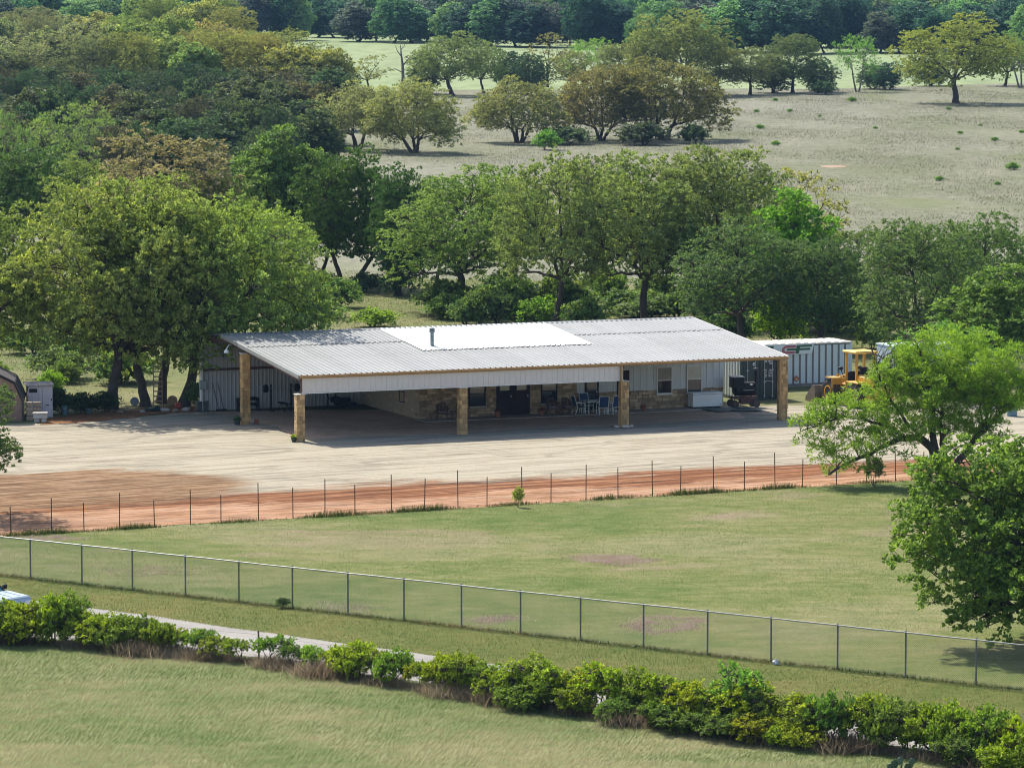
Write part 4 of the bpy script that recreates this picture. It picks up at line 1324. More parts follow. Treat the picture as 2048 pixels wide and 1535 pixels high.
cf_u = [-152, -45, 61, 164, 265, 371, 478, 585, 696, 808, 923, 1041, 1161, 1287, 1415, 1542, 1675, 1811, 1952, 2098]
cf_pts = [np.array(G(u, 1156.5 + (u - 61) * (1369 - 1156.5) / (1952 - 61))) for u in cf_u]
CFH = 1.68
clf = thing('chain_link_fence', 'chain link fence with grey round posts and top rail crossing the lawn', 'fence', (*cf_pts[0], 0), math.atan2(cdir[1], cdir[0]))
fs = [float((p_ - cf_pts[0]) @ cdir) for p_ in cf_pts]
pme = MB().tube([(0, 0, -.05), (0, 0, CFH + .02)], .034, 10).lathe([(.04, CFH), (.03, CFH + .05), (.0, CFH + .07)], n=10).mesh('post', M_fpost)
for s_ in fs:
    link('post', pme, clf, (s_, 0, 0), (0, 0, random.uniform(0, 1)))
for i in range(len(fs) - 1):
    dz = [random.uniform(-.012, .012) for _ in range(3)]
    MB().tube([(fs[i] + .0, -.05, CFH - .02), ((fs[i] + fs[i + 1]) / 2, -.05, CFH - .02 + dz[0]), (fs[i + 1] - .01, -.05, CFH - .02)], .026, 8).build('top_rail', M_rail, clf)
# woven wire: two families of slanting wires
Lw = fs[-1]
step, hh, rw = .078, CFH - .06, .0034
ss = np.arange(-hh, Lw, step)
V, Fq = [], []
for fam in (1, -1):
    for s_ in ss:
        a0, a1 = max(s_, 0), min(s_ + hh, Lw)
        if a1 - a0 < .05: continue
        z0, z1 = (a0 - s_), (a1 - s_)
        if fam < 0: z0, z1 = hh - z0, hh - z1
        yo = -.062 + .004 * fam
        b0 = len(V)
        for (x, z) in ((a0, z0 + .03), (a1, z1 + .03)):
            V += [(x - rw, yo, z), (x + rw, yo, z), (x, yo + rw * 1.7, z)]
        Fq += [(b0, b0 + 1, b0 + 4, b0 + 3), (b0 + 1, b0 + 2, b0 + 5, b0 + 4), (b0 + 2, b0, b0 + 3, b0 + 5)]
link('mesh_fabric', np_mesh('mesh_fabric', np.array(V), np.array(Fq), None, M_wire), clf, kind='stuff')
MB().tube([(0, -.06, .06), (Lw, -.06, .06)], .004, 4).build('tension_wire', M_wire, clf)

tf = [(-60, 1010, 1076), (22, 1012, 1071), (103, 995, 1066), (168, 1004, 1062), (239, 984, 1057), (309, 1001, 1054), (381, 977, 1048), (442, 990, 1046), (517, 966, 1042), (586, 976, 1038), (650, 958, 1033), (710, 969, 1029), (783, 951, 1027), (849, 960, 1024), (916, 943, 1019), (974, 955, 1014), (1044, 937, 1012), (1102, 946, 1005), (1172, 929, 1001), (1236, 937, 998), (1305, 919, 991), (1361, 929, 986), (1427, 911, 984), (1489, 922, 980), (1550, 904, 976), (1605, 918, 974), (1673, 900, 971), (1733, 912, 967), (1791, 892, 962), (1846, 902, 958), (1910, 885, 954), (1970, 892, 951), (2040, 876, 946), (2110, 880, 942)]
twf = thing('wire_fence', 'thin wire fence on rusty metal stakes between the lawn and the dirt yard', 'fence', (*TF0, 0), TANG)
tpos = []
for u, vt, vb in tf:
    row = 1071 + (u - 22) * (958 - 1071) / (1846 - 22)
    q = np.array(G(u, row))
    s_ = float((q - TF0) @ tdir)
    hgt = (vb - vt) / SCALE(row)
    tpos.append((s_, hgt))
    lean = random.uniform(-.02, .02)
    b_ = MB().box(-.022, .022, -.006, .006, 0, hgt).box(-.006, .006, .006, .035, 0, hgt)
    b_.build('stake', M_rust, twf, (s_, 0, 0), (random.uniform(-.02, .02), lean, 0))
for z in (.25, .5, .75, 1.0, 1.22):
    pts = []
    for i, (s_, _) in enumerate(tpos):
        pts.append((s_, -.02, z + random.uniform(-.015, .015)))
        if i < len(tpos) - 1: pts.append(((s_ + tpos[i + 1][0]) / 2, -.02, z - .02 + random.uniform(-.01, .01)))
    MB().tube(pts, .004, 4, False).build('wire', M_oldwire, twf)

hgf = thing('overgrown_fence', 'old wire fence with dark stakes almost buried in the green hedge', 'fence', (*HF0, 0), math.atan2(hdir[1], hdir[0]))
HL = float(np.linalg.norm(HF1 - HF0))
for u in (110, 310, 518, 720, 924, 1150, 1390, 1640, 1900):
    q = np.array(G(u, hedge_row(u)))
    MB().box(-.025, .025, -.02, .02, 0, 1.25).build('stake', M_rust, hgf, (float((q - HF0) @ hdir), float((q - HF0) @ hnrm), 0), (random.uniform(-.03, .03), random.uniform(-.04, .04), 0))
for z in (.35, .6, .85, 1.1):
    MB().tube([(float((q - HF0) @ hdir), float((q - HF0) @ hnrm), z + random.uniform(-.03, .03)) for q in HLINE[::6]], .0035, 4, False).build('wire', M_oldwire, hgf)

# --- brown gambrel shed at the left edge
M_board = plain('pinkish_brown_board', (0.30, 0.19, 0.145), 0.8, 0.15, 2.5, dirt=(0.18, 0.1, 0.07), dirt_amt=0.3, island=0.12)
M_shing = plain('dark_shingle', (0.055, 0.05, 0.055), 0.85, 0.3, 4, bump=0.4)
sx, sy = G(44, 843)
sh = thing('barn_shed', 'brown wooden shed with dark gambrel roof at the left edge of the yard', 'shed', (sx, sy, .02), R(4))
prof = [(-3.0, 0), (0, 0), (0, 1.15), (-.42, 2.08), (-1.5, 2.62), (-2.58, 2.08), (-3.0, 1.15)]
MB().prism(prof, .02, 3.6).build('shed_body', M_board, sh)
def top_at(x):
    if x > -.42: return 1.15 + (-x) / .42 * .93
    if x > -1.5: return 2.08 + (-.42 - x) / 1.08 * .54
    if x > -2.58: return 2.62 - (-1.5 - x) / 1.08 * .54
    return 2.08 - (-2.58 - x) / .42 * .93
for k in range(15):
    x1 = -.0 - k * .2
    x0 = x1 - .192
    if x0 < -3.0: break
    MB().prism([(x0, .03), (x1, .03), (x1, top_at(x1) - .02), (x0, top_at(x0) - .02)], 0, .019).build('board', M_board, sh)
for (p0, p1) in (((.08, 1.1), (-.40, 2.16)), ((-.40, 2.16), (-1.5, 2.72)), ((-1.5, 2.72), (-2.6, 2.16)), ((-2.6, 2.16), (-3.08, 1.1))):
    d = Vector((p1[0] - p0[0], p1[1] - p0[1])); n_ = Vector((d.y, -d.x)).normalized() * .07
    if n_.y < 0: n_ = -n_
    MB().prism([p0, p1, (p1[0] + n_.x, p1[1] + n_.y), (p0[0] + n_.x, p0[1] + n_.y)], -.18, 3.75).build('roof_slope', M_shing, sh)
wd = MB().box(-1.02, -.5, -.02, -.002, 1.25, 1.75).build('window', M_black, sh)
MB().box(-.97, -.55, -.028, -.021, 1.3, 1.7).build('pane', M_glass, wd)
MB().box(.02, .1, -.14, -.06, 0, 1.14).build('corner_board', M_shing, sh)

# --- small pale shed with a door
M_lav = plain('lavender_grey_panel', (0.50, 0.47, 0.50), 0.6, 0.07, 1.5, dirt=(0.35, 0.31, 0.3), dirt_amt=0.3)
wx, wy = G(57, 836)
ws = thing('garden_shed', 'small pale grey garden shed with flat roof next to the brown shed', 'shed', (wx, wy, .02), R(10))
MB().box(0, 1.35, .02, 1.6, 0, 1.78).build('shed_body', M_lav, ws)
for k in range(4):
    MB().bevbox(.0 + k * .19, .182 + k * .19, -.005, .019, .05, 1.72, .008).build('wall_board', M_lav, ws)
ddr = MB().bevbox(.79, 1.33, -.02, .019, .05, 1.74, .008).build('door', M_lav, ws)
MB().box(1.24, 1.3, -.04, -.021, .95, 1.05).build('latch', M_black, ddr)
MB().box(.95, 1.15, -.032, -.021, .68, .72).build('hinge', M_black, ddr)
MB().prism([(-.15, 1.78), (1.42, 1.80), (1.42, 1.86), (-.15, 1.84)], -.15, 1.75).build('roof', plain('grey_felt', (0.3, 0.28, 0.28), 0.9, 0.2), ws)
MB().box(.05, .5, -.012, -.006, 1.4, 1.62).build('vent_opening', M_black, ws)

# --- cut stone blocks stacked in front of the pale shed
M_blk = plain('tan_cut_block', (0.30, 0.24, 0.18), 0.9, 0.2, 3, bump=0.5, island=0.25)
M_blk2 = plain('grey_cut_block', (0.44, 0.41, 0.38), 0.9, 0.15, 3, bump=0.5, island=0.2)
kx, ky = G(52, 842)
ks = thing('block_stack', 'tall stack of tan cut stone blocks in front of the pale shed', 'stone blocks', (kx, ky, .02), R(6))
for k, (x, z, w) in enumerate(((0, 0, .42), (.44, 0, .38), (.03, .26, .5), (.55, .26, .3), (0, .52, .38), (.4, .52, .46), (.03, .78, .34), (.39, .78, .46))):
    MB().bevbox(0, w - .012, 0, .4, 0, .248, .025).build('block', M_blk, ks, (x, 0, z))
kx, ky = G(68, 846)
ks = thing('block_stack', 'low pale grey block slab on rough feet beside the tall block stack', 'stone blocks', (kx, ky, .02), R(3))
MB().bevbox(0, .3, 0, .38, 0, .22, .04).build('block', M_blk2, ks)
MB().bevbox(.4, .68, 0, .38, 0, .22, .04).build('block', M_blk2, ks)
MB().bevbox(-.04, .74, -.02, .42, .225, .47, .03).build('block', M_blk2, ks)
MB().bevbox(-.08, .76, -.05, .45, .475, .56, .03).build('slab', M_blk2, ks)

M_teal = plain('faded_teal_plastic', (0.07, 0.15, 0.16), 0.6, 0.15, 2)
for (u, v_, h_, r0, lab) in ((130, 831, .55, .17, 'tall teal bin at the foot of the dark bushes'), (178, 827, .36, .17, 'short teal bucket under the dark bushes right of the tall bin')):
    x, y = G(u, v_)
    t = thing('plastic_bin', lab, 'bin', (x, y, .03), 0, 'teal bins by the left trees')
    MB().lathe([(r0 * .8, 0), (r0, h_ * .95), (r0 * 1.12, h_ * .96), (r0 * 1.12, h_), (r0 * .93, h_), (r0 * .75, .04), (0, .03)], n=18).build('bin', M_teal, t)
    MB().tube([(-r0 * 1.05, 0, h_ * .9), (-r0 * .5, -r0 * 1.2, h_ * .7), (r0 * .5, -r0 * 1.2, h_ * .7), (r0 * 1.05, 0, h_ * .9)], .012, 6).build('handle', M_galv, t)

# --- ladder on a trunk
lx, ly = G(316, 815)
la = thing('tree_ladder', 'pale wooden ladder leaning on the dark oak trunk left of the carport', 'ladder', (lx, ly, .03), R(5))
M_lad = plain('weathered_ladder_wood', (0.36, 0.25, 0.16), 0.85, 0.2, 4)
for x in (-.24, .24):
    MB().box(x - .025, x + .025, -.03, .03, 0, 2.6, Matrix.Rotation(R(-12), 3, 'X')).build('rail', M_lad, la)
for k in (1, 2, 3, 4, 5, 6, 7, 8):
    z = .06 + k * .28
    MB().box(-.27, .27, -.065, -.031, z - .035, z + .035, Matrix.Rotation(R(-12), 3, 'X')).build('rung', M_lad, la)

# --- clutter under the trees
M_endgrain = plain('sawn_log_end', (0.34, 0.22, 0.12), 0.8, 0.15, 6)
M_bark2 = plain('log_bark', (0.1, 0.075, 0.055), 0.9, 0.3, 8, bump=0.6)
for (u, v_, r0, mat, lab) in ((345, 812, .29, M_endgrain, 'round sawn log end propped between the two right trunks'), (269, 812, .25, plain('grey_dish', (0.22, 0.25, 0.28), 0.5, 0.1), 'round grey disc propped between the two left trunks')):
    x, y = G(u, v_)
    t = thing('round_disc', lab, 'disc', (x, y, .03), R(8))
    MB().lathe([(0, -.03), (r0 * .95, -.03), (r0, 0), (r0 * .97, .12), (0, .12)], 'Y', (0, 0, r0), 22).build('disc', mat, t)
    MB().tube([(0, .1, r0 * 1.2), (0, .5, 0)], .02, 6).build('prop', M_darkwood, t)
rock_spots = [(255, 823), (285, 825), (300, 822), (330, 823), (350, 824), (372, 822), (240, 826), (395, 821)]
for k, (u, v_) in enumerate(rock_spots):
    rr = random.Random(k + 90)
    x, y = G(u, v_)
    s_ = rr.uniform(.13, .26)
    b_ = MB().bevbox(-s_, s_, -s_ * .8, s_ * .8, 0, s_ * .8, s_ * .3)
    b_.v = [(a + rr.uniform(-.03, .03), b2 + rr.uniform(-.03, .03), c_ * rr.uniform(.85, 1.1)) for a, b2, c_ in b_.v]
    o = b_.build('rough_rock', M_blk2 if k % 2 else M_blk, None, (x, y, .02), (0, 0, rr.uniform(0, 3)))
    tag(o, 'rough rock in the row edging the yard below the big left oaks', 'rock', 'rocks below the left oaks')
x, y = G(356, 816)
t = thing('gas_can', 'small bright red can on the ground right of the log end', 'can', (x, y, .03), .3)
MB().bevbox(-.16, .16, -.1, .1, 0, .26, .03).build('can', plain('red_plastic', (0.5, 0.06, 0.03), 0.5, 0.1), t)
MB().tube([(-.08, 0, .26), (-.08, 0, .32), (.08, 0, .32), (.08, 0, .26)], .015, 6).build('handle', plain('dark_red_plastic', (0.3, 0.04, 0.02), 0.5), t)
x, y = G(310, 822)
t = thing('crumpled_tarp', 'crumpled dark green tarp heap at the foot of the ladder', 'tarp', (x, y, .02), 0)
r_ = np.random.default_rng(8)
X, Y = np.meshgrid(np.linspace(-.8, .8, 22), np.linspace(-.35, .35, 12))
Z = .02 + .22 * np.exp(-(X / .5) ** 2 - (Y / .25) ** 2) * (1 + .5 * np.sin(X * 9) * np.cos(Y * 11)) + r_.uniform(0, .03, X.shape)
idx = np.arange(22 * 12).reshape(12, 22)
f4 = np.stack([idx[:-1, :-1], idx[:-1, 1:], idx[1:, 1:], idx[1:, :-1]], -1).reshape(-1, 4)
link('tarp_sheet', np_mesh('tarp_sheet', np.stack([X, Y, Z], -1).reshape(-1, 3), f4, None, plain('dark_tarp', (0.02, 0.04, 0.04), 0.5, 0.3)), t)
x, y = G(405, 822)
t = thing('equipment_box', 'dark low utility box on the ground left of the carport wall', 'utility box', (x, y, .02), R(20))
MB().bevbox(-.35, .3, -.2, .2, 0, .5, .03).build('box', plain('dark_grey_box', (0.06, 0.075, 0.075), 0.5), t)
MB().bevbox(-.37, .32, -.22, .22, .5, .56, .02).build('lid', plain('grey_box_lid', (0.1, 0.115, 0.115), 0.5), t)
x, y = G(2024, 832)
t = thing('plastic_barrel', 'pale blue plastic barrel in the yard at the far right edge', 'barrel', (x, y, .02))
MB().lathe([(.26, 0), (.29, .05), (.29, .28), (.30, .3), (.29, .32), (.29, .56), (.30, .58), (.29, .6), (.29, .82), (.26, .88), (0, .88)], n=20).build('barrel', plain('pale_blue_plastic', (0.14, 0.24, 0.3), 0.5), t)
MB().lathe([(.05, .88), (.05, .92), (0, .92)], at=(.12, 0, 0), n=10).build('bung', M_white, t)

# --- white plastic bag by the chain-link fence
x, y = G(1552, 1329)
r_ = np.random.default_rng(3)
n1, n2 = 9, 14
V, Fq = [], []
for i in range(n1):
    for j in range(n2):
        th_, ph = math.pi * i / (n1 - 1), 2 * math.pi * j / n2
        rr = .1 * (1 + .4 * r_.normal())
        V.append((rr * math.sin(th_) * math.cos(ph) * 1.2, rr * math.sin(th_) * math.sin(ph), max(0, .07 + rr * math.cos(th_) * .9)))
for i in range(n1 - 1):
    for j in range(n2):
        Fq.append((i * n2 + j, i * n2 + (j + 1) % n2, (i + 1) * n2 + (j + 1) % n2, (i + 1) * n2 + j))
o = link('plastic_bag', np_mesh('plastic_bag', np.array(V), np.array(Fq), None, plain('white_plastic_film', (0.6, 0.62, 0.65), 0.3, 0.05)), None, (x, y, .01))
tag(o, 'crumpled white plastic bag caught at the foot of a chain link post', 'bag')

# --- car on the lane, mostly behind the hedge and out of frame
cxp, cyp = G(4, 1250)
car = thing('pickup_truck', 'silver car with teal windscreen behind the hedge at the left edge', 'car', (cxp, cyp, .02), math.atan2(hdir[1], hdir[0]) + R(4))
M_sil = plain('silver_blue_paint', (0.46, 0.53, 0.58), 0.25, 0.03, 1, metal=0.5)
M_teals = plain('teal_windscreen', (0.01, 0.10, 0.13), 0.06, 0.3, 1.5, spec=0.9)
# local +x forward (to the right); front bumper at x=0
MB().prism([(-.03, .45), (-.03, .78), (-.15, .92), (-1.35, 1.02), (-4.7, 1.02), (-4.8, .9), (-4.8, .45)], .06, 1.74).build('body', M_sil, car)
MB().prism([(-.12, .915), (-.2, .97), (-1.3, 1.075), (-1.33, 1.0)], .12, 1.68).build('hood', M_sil, car)
for yy in (.42, .9, 1.38):
    MB().prism([(-.3, .962), (-.32, .992), (-1.25, 1.088), (-1.26, 1.05)], yy - .03, yy + .03).build('hood_crease', M_sil, car)
MB().prism([(-1.35, 1.0), (-2.15, 1.58), (-2.2, 1.58), (-1.45, 1.0)], .2, 1.6).build('windscreen', M_teals, car)
MB().prism([(-2.2, 1.0), (-2.2, 1.585), (-3.9, 1.56), (-4.4, 1.02)], .2, 1.6).build('cabin', M_teals, car)
MB().prism([(-2.14, 1.587), (-2.2, 1.62), (-3.8, 1.61), (-3.95, 1.565)], .18, 1.62).build('roof', M_sil, car)
for y0 in (.17, 1.57):
    MB().prism([(-1.30, 1.0), (-2.14, 1.6), (-2.22, 1.6), (-1.42, 1.0)], y0, y0 + .06).build('windscreen_pillar', M_black, car)
for y0 in (-.12, 1.78):
    mr = MB().bevbox(-1.72, -1.58, y0, y0 + .2, 1.08, 1.26, .03).build('side_mirror', M_black, car)
for x in (-.9, -3.8):
    for yy in (.12, 1.68):
        w_ = MB().lathe([(.19, -.11), (.32, -.11), (.34, -.07), (.34, .07), (.32, .11), (.19, .11)], 'Y', (x, yy, .34), 22).build('wheel', M_tyre, car)
        MB().lathe([(.2, -.1), (.06, -.115), (0, -.115)], 'Y', (x, yy, .34), 16).build('rim', M_galv, w_)
for yy in (.15, 1.35):
    MB().bevbox(-.1, -.01, yy, yy + .3, .66, .8, .02).build('headlight', M_whitetrim, car)
MB().box(-.02, .02, .5, 1.3, .5, .72).build('grille', M_black, car)

# --- prickly pear in the corner of the field
x, y = G(1806, 1540)
ca = thing('prickly_pear', 'prickly pear cactus with flat grey green pads at the bottom right corner', 'cactus', (x, y, 0), 0)
M_pad = plain('cactus_pad', (0.075, 0.125, 0.075), 0.6, 0.15, 8, bump=0.3)
padm = MB().lathe([(.0, -.17), (.07, -.14), (.125, -.03), (.13, .05), (.09, .14), (.0, .17)], n=16)
padm.v = [(a, b2 * .22, c_) for a, b2, c_ in padm.v]
padme = padm.mesh('pad', M_pad, True)
for (px_, pz, rx, ry, rz, s_) in ((-.28, .17, .2, -.15, .4, 1.15), (-.1, .33, -.1, .3, -.3, .8), (.28, .3, .1, .5, .2, .85), (.1, .12, .1, -.3, .9, .9), (.2, .12, .3, .9, .6, .9), (-.05, .12, .2, .2, 1.3, .8), (-.42, .12, .1, -.8, .2, .7)):
    link('pad', padme, ca, (px_, random.uniform(-.12, .12), pz), (rx, ry, rz), (s_, s_, s_))


# ================================================================== VEGETATION
M_leaf = leaf_mat('broad_leaf', 0.42, 0.38)
M_leaffine = leaf_mat('fine_leaf', 0.30, 0.42)
M_leafjun = leaf_mat('juniper_leaf', 0.32, 0.22)
M_bark = plain('grey_brown_bark', (0.075, 0.06, 0.05), 0.95, 0.35, 3.0, bump=0.8)
M_barkpale = plain('pale_grey_bark', (0.15, 0.135, 0.12), 0.95, 0.3, 3.0, bump=0.8)


class Wood:
    def __init__(s):
        s.v, s.f, s.n = [], [], 0

    def tube(s, pts, rad, n=6):
        pts = np.asarray(pts, float)
        m_ = len(pts)
        d = np.gradient(pts, axis=0)
        d /= np.linalg.norm(d, axis=1)[:, None] + 1e-9
        ref = np.where(np.abs(d[:, 2:3]) < .9, np.array([[0, 0, 1.0]]), np.array([[1.0, 0, 0]]))
        e1 = np.cross(d, ref)
        e1 /= np.linalg.norm(e1, axis=1)[:, None] + 1e-9
        e2 = np.cross(d, e1)
        a = np.linspace(0, 2 * np.pi, n, endpoint=False)
        ringv = pts[:, None] + (e1[:, None] * np.cos(a)[None, :, None] + e2[:, None] * np.sin(a)[None, :, None]) * np.asarray(rad)[:, None, None]
        s.v.append(ringv.reshape(-1, 3))
        i = np.arange(m_ - 1)[:, None] * n
        k = np.arange(n)[None]
        k2 = (k + 1) % n
        s.f.append((np.stack([i + k, i + k2, i + n + k2, i + n + k], -1) + s.n).reshape(-1, 4))
        s.n += m_ * n

    def mesh(s, name, mat):
        return np_mesh(name, np.concatenate(s.v), np.concatenate(s.f), None, mat, True)


def curve(p0, p1, bend, m_=7, jit=0.0, r_=None):
    t = np.linspace(0, 1, m_)[:, None]
    mid = (np.asarray(p0) + np.asarray(p1)) / 2 + np.asarray(bend)
    c = (1 - t) ** 2 * np.asarray(p0) + 2 * t * (1 - t) * mid + t ** 2 * np.asarray(p1)
    if jit and r_ is not None:
        c[1:-1] += r_.normal(0, jit, (m_ - 2, 3))
    return c


def rosettes(pos, axis, k, L, W, r_, spread=(.6, 1.35), droop=0.0):
    """k leaves fanned round each axis"""
    n = len(pos)
    pos = np.repeat(pos, k, 0)
    axis = np.repeat(axis, k, 0)
    a = np.cross(axis, r_.normal(0, 1, (n * k, 3)))
    a /= np.linalg.norm(a, axis=1)[:, None] + 1e-9
    t = r_.uniform(*spread, n * k)[:, None]
    d = axis * np.cos(t) + a * np.sin(t)
    d[:, 2] -= droop
    d /= np.linalg.norm(d, axis=1)[:, None]
    side = np.cross(d, axis + r_.normal(0, .35, (n * k, 3)))
    side /= np.linalg.norm(side, axis=1)[:, None] + 1e-9
    l_ = L * r_.uniform(.65, 1.25, (n * k, 1))
    w_ = W * r_.uniform(.7, 1.25, (n * k, 1))
    p0 = pos + d * l_ * .08 + r_.normal(0, L * .12, (n * k, 3))
    v = np.stack([p0, p0 + d * l_ * .55 + side * w_ * .5, p0 + d * l_, p0 + d * l_ * .55 - side * w_ * .5], 1).reshape(-1, 3)
    i = np.arange(n * k) * 4
    return v, np.stack([i, i + 1, i + 2, i + 3], 1)


def lobe_tufts(C, lr, per, r_, crown_c, zf=.8, up=1.1, bottom=.3, clump=4, cj=.17):
    """tuft positions over the shells of leaf clumps"""
    P, A = [], []
    for c, r in zip(C, lr):
        n = max(4, int(per * r * r / clump))
        d = r_.normal(0, 1, (n * 2, 3))
        d /= np.linalg.norm(d, axis=1)[:, None]
        keep = r_.uniform(0, 1, n * 2) < bottom + (1 - bottom) * (d[:, 2] * .5 + .5)
        d = d[keep][:n]
        rad = r * (.45 + .62 * np.sqrt(r_.uniform(0, 1, (len(d), 1))))
        p = c + d * rad * np.array([1, 1, zf])
        o = p - crown_c
        o /= np.linalg.norm(o, axis=1)[:, None] + 1e-9
        ax = d * .45 + o * .2 + np.array([0, 0, up]) + r_.normal(0, .22, d.shape)
        ax /= np.linalg.norm(ax, axis=1)[:, None]
        p = np.repeat(p, clump, 0) + r_.normal(0, cj, (len(p) * clump, 3)) * np.array([1, 1, .6])
        ax = np.repeat(ax, clump, 0) + r_.normal(0, .25, (len(p), 3))
        ax /= np.linalg.norm(ax, axis=1)[:, None]
        P.append(p); A.append(ax)
    return np.concatenate(P), np.concatenate(A)


def make_tree(name, seed, H, Rr, base, nl, lr, per, leaf, k=6, zf=.8, stems=1, tr=.3, zmin=-.75, up=1.1, bark=M_bark, lm=M_leaf, spread=(.6, 1.35), inner=.5, droop=0., bottom=.18, limbs=7, lean=.04, taper=1.0, off=(0, 0), rough=.4):
    r_ = np.random.default_rng(seed)
    zc = base + (H - base) * .42
    cc = np.array([off[0], off[1], zc])
    nz = r_.normal(0, 1.6, (4, 3)); nph = r_.uniform(0, 6.28, 4)
    C, LR, tries = [], [], 0
    while len(C) < nl and tries < 6000:
        tries += 1
        d = r_.normal(0, 1, 3)
        d /= np.linalg.norm(d)
        if d[2] < zmin: continue
        fr = inner + (1 - inner) * r_.uniform(0, 1) ** .55
        r = lr * r_.uniform(.7, 1.25)
        zz = (H - zc - r * zf) if d[2] > 0 else (zc - base)
        rx = (Rr - r * .75)
        fr *= 1 - rough * .45 + rough * .5 * float(np.mean(np.sin(nz @ d * 1.3 + nph))) * 2
        if taper != 1.0:
            rx *= 1 - (1 - taper) * max(0, d[2])
        p = cc + d * fr * np.array([rx, rx, zz])
        if C and np.min(np.linalg.norm(np.array(C) - p, axis=1)) < lr * .72: continue
        C.append(p); LR.append(r)
    C, LR = np.array(C), np.array(LR)
    ext = np.percentile(np.linalg.norm((C - cc)[:, :2], axis=1) + LR * .75, 92)
    C[:, :2] = cc[:2] + (C[:, :2] - cc[:2]) * (Rr / ext)
    hi = C[:, 2] > zc
    C[hi, 2] = zc + (C[hi, 2] - zc) * (H - zc) / (np.max(C[hi, 2] + LR[hi] * zf) - zc)
    wood = Wood()
    roots = []
    for s_ in range(stems):
        a = 2 * np.pi * s_ / stems + r_.uniform(0, 1)
        b0 = np.array([np.cos(a), np.sin(a), 0]) * (.0 if stems == 1 else tr * 1.6)
        top = np.array([b0[0] * (3.2 if stems > 1 else 1) + r_.normal(0, lean * H), b0[1] * (3.2 if stems > 1 else 1) + r_.normal(0, lean * H), base * .95 + .15 * (H - base)])
        top = top + np.array([off[0] * .35, off[1] * .35, 0])
        c = curve(b0, top, r_.normal(0, .12, 3) * np.array([1, 1, 0]), 8, .03 * tr / .3, r_)
        rad = tr * np.array([1.55, 1.12, 1.0, .95, .9, .86, .82, .76])
        wood.tube(c, rad, 9)
        roots.append((top, rad[-1]))
    # primary limbs towards clumps spread apart
    sel = [int(np.argmax(C[:, 2]))]
    while len(sel) < min(limbs, len(C)):
        dd = np.min(np.linalg.norm(C[:, None] - C[sel][None], axis=2), axis=1)
        sel.append(int(np.argmax(dd)))
    prim = []
    for j in sel:
        rt, rr = roots[int(np.argmin([np.linalg.norm(C[j] - q[0]) for q in roots]))]
        e_ = rt + (C[j] - rt) * .8
        b_ = np.array([0, 0, .12 * np.linalg.norm(e_ - rt)]) if C[j][2] > base + 1 else np.array([0, 0, .2 * np.linalg.norm(e_ - rt)])
        c = curve(rt - np.array([0, 0, .25 * tr]), e_, b_, 10, .05 * Rr / 5, r_)
        wood.tube(c, np.linspace(rr * .72, rr * .16, 10), 6)
        prim.append((c, rr))
    for j in range(len(C)):
        best = None
        for c, rr in prim:
            q = int(np.argmin(np.linalg.norm(c[3:] - C[j], axis=1) + np.arange(len(c) - 3) * .02)) + 3
            q = max(2, q - 2)
            dd = np.linalg.norm(c[q] - C[j])
            if best is None or dd < best[0]: best = (dd, c[q], rr * (1 - q / 12))
        dd, st_, rr = best
        if dd > .2:
            c = curve(st_, C[j], np.array([0, 0, .1 * dd]), 6, .04 * dd, r_)
            wood.tube(c, np.linspace(max(.03, rr * .42), .02, 6) * (tr / .3) ** .3, 5)
        for q in range(5):                                   # twigs inside each clump
            d = r_.normal(0, 1, 3); d[2] = abs(d[2]) * .6; d /= np.linalg.norm(d)
            wood.tube(curve(C[j] - d * .1, C[j] + d * LR[j] * .9, r_.normal(0, .08, 3), 4), [.022, .017, .012, .006], 3)
    P, A = lobe_tufts(C, LR, per, r_, cc, zf, up, bottom, 4, leaf[0] * .62)
    v, f = rosettes(P, A, k, leaf[0], leaf[1], r_, spread, droop)
    return dict(name=name, H=H, R=Rr, wood=wood.mesh('trunk', bark), crown=np_mesh('crown', v, f, None, lm), n=len(f))


PROTO = {}
PROTO['oak_a'] = make_tree('oak_a', 11, 11.0, 6.2, 1.5, 66, 1.4, 80, (.155, .095), 8)
PROTO['oak_b'] = make_tree('oak_b', 12, 11.0, 6.2, 1.7, 60, 1.45, 73, (.155, .095), 8, tr=.27)
PROTO['oak_lean'] = make_tree('oak_lean', 71, 11.0, 6.4, 1.6, 80, 1.35, 80, (.155, .095), 8, off=(3.0, 0))
PROTO['oak_c'] = make_tree('oak_c', 13, 11.0, 5.6, 1.6, 54, 1.25, 73, (.155, .095), 8, tr=.25, inner=.42)
PROTO['oak_d'] = make_tree('oak_d', 23, 11.0, 6.2, 1.1, 74, 1.35, 76, (.155, .095), 8, tr=.28)
PROTO['live_a'] = make_tree('live_a', 14, 9.0, 6.2, .7, 96, 1.15, 64, (.22, .11), 5, stems=4, tr=.2, zmin=-.7, inner=.7, zf=.7, limbs=10)
PROTO['live_b'] = make_tree('live_b', 15, 9.0, 6.4, .3, 104, 1.2, 64, (.22, .11), 5, stems=3, tr=.22, zmin=-.8, inner=.65, zf=.75, limbs=10)
PROTO['jun_a'] = make_tree('jun_a', 16, 10.5, 3.6, 1.0, 56, 1.1, 85, (.22, .11), 6, zf=1.15, stems=2, tr=.17, zmin=-.8, lm=M_leafjun, up=.8, spread=(.25, .95), inner=.5, bottom=.5)
PROTO['jun_b'] = make_tree('jun_b', 17, 7.0, 3.0, .2, 44, .95, 80, (.2, .1), 6, zf=1.2, stems=2, tr=.13, zmin=-.9, lm=M_leafjun, up=.9, spread=(.25, .95), inner=.45, bottom=.5, taper=.8)
PROTO['elm_a'] = make_tree('elm_a', 18, 10.0, 3.8, 1.2, 56, 1.1, 78, (.24, .14), 6, zf=.9, tr=.19, inner=.5)
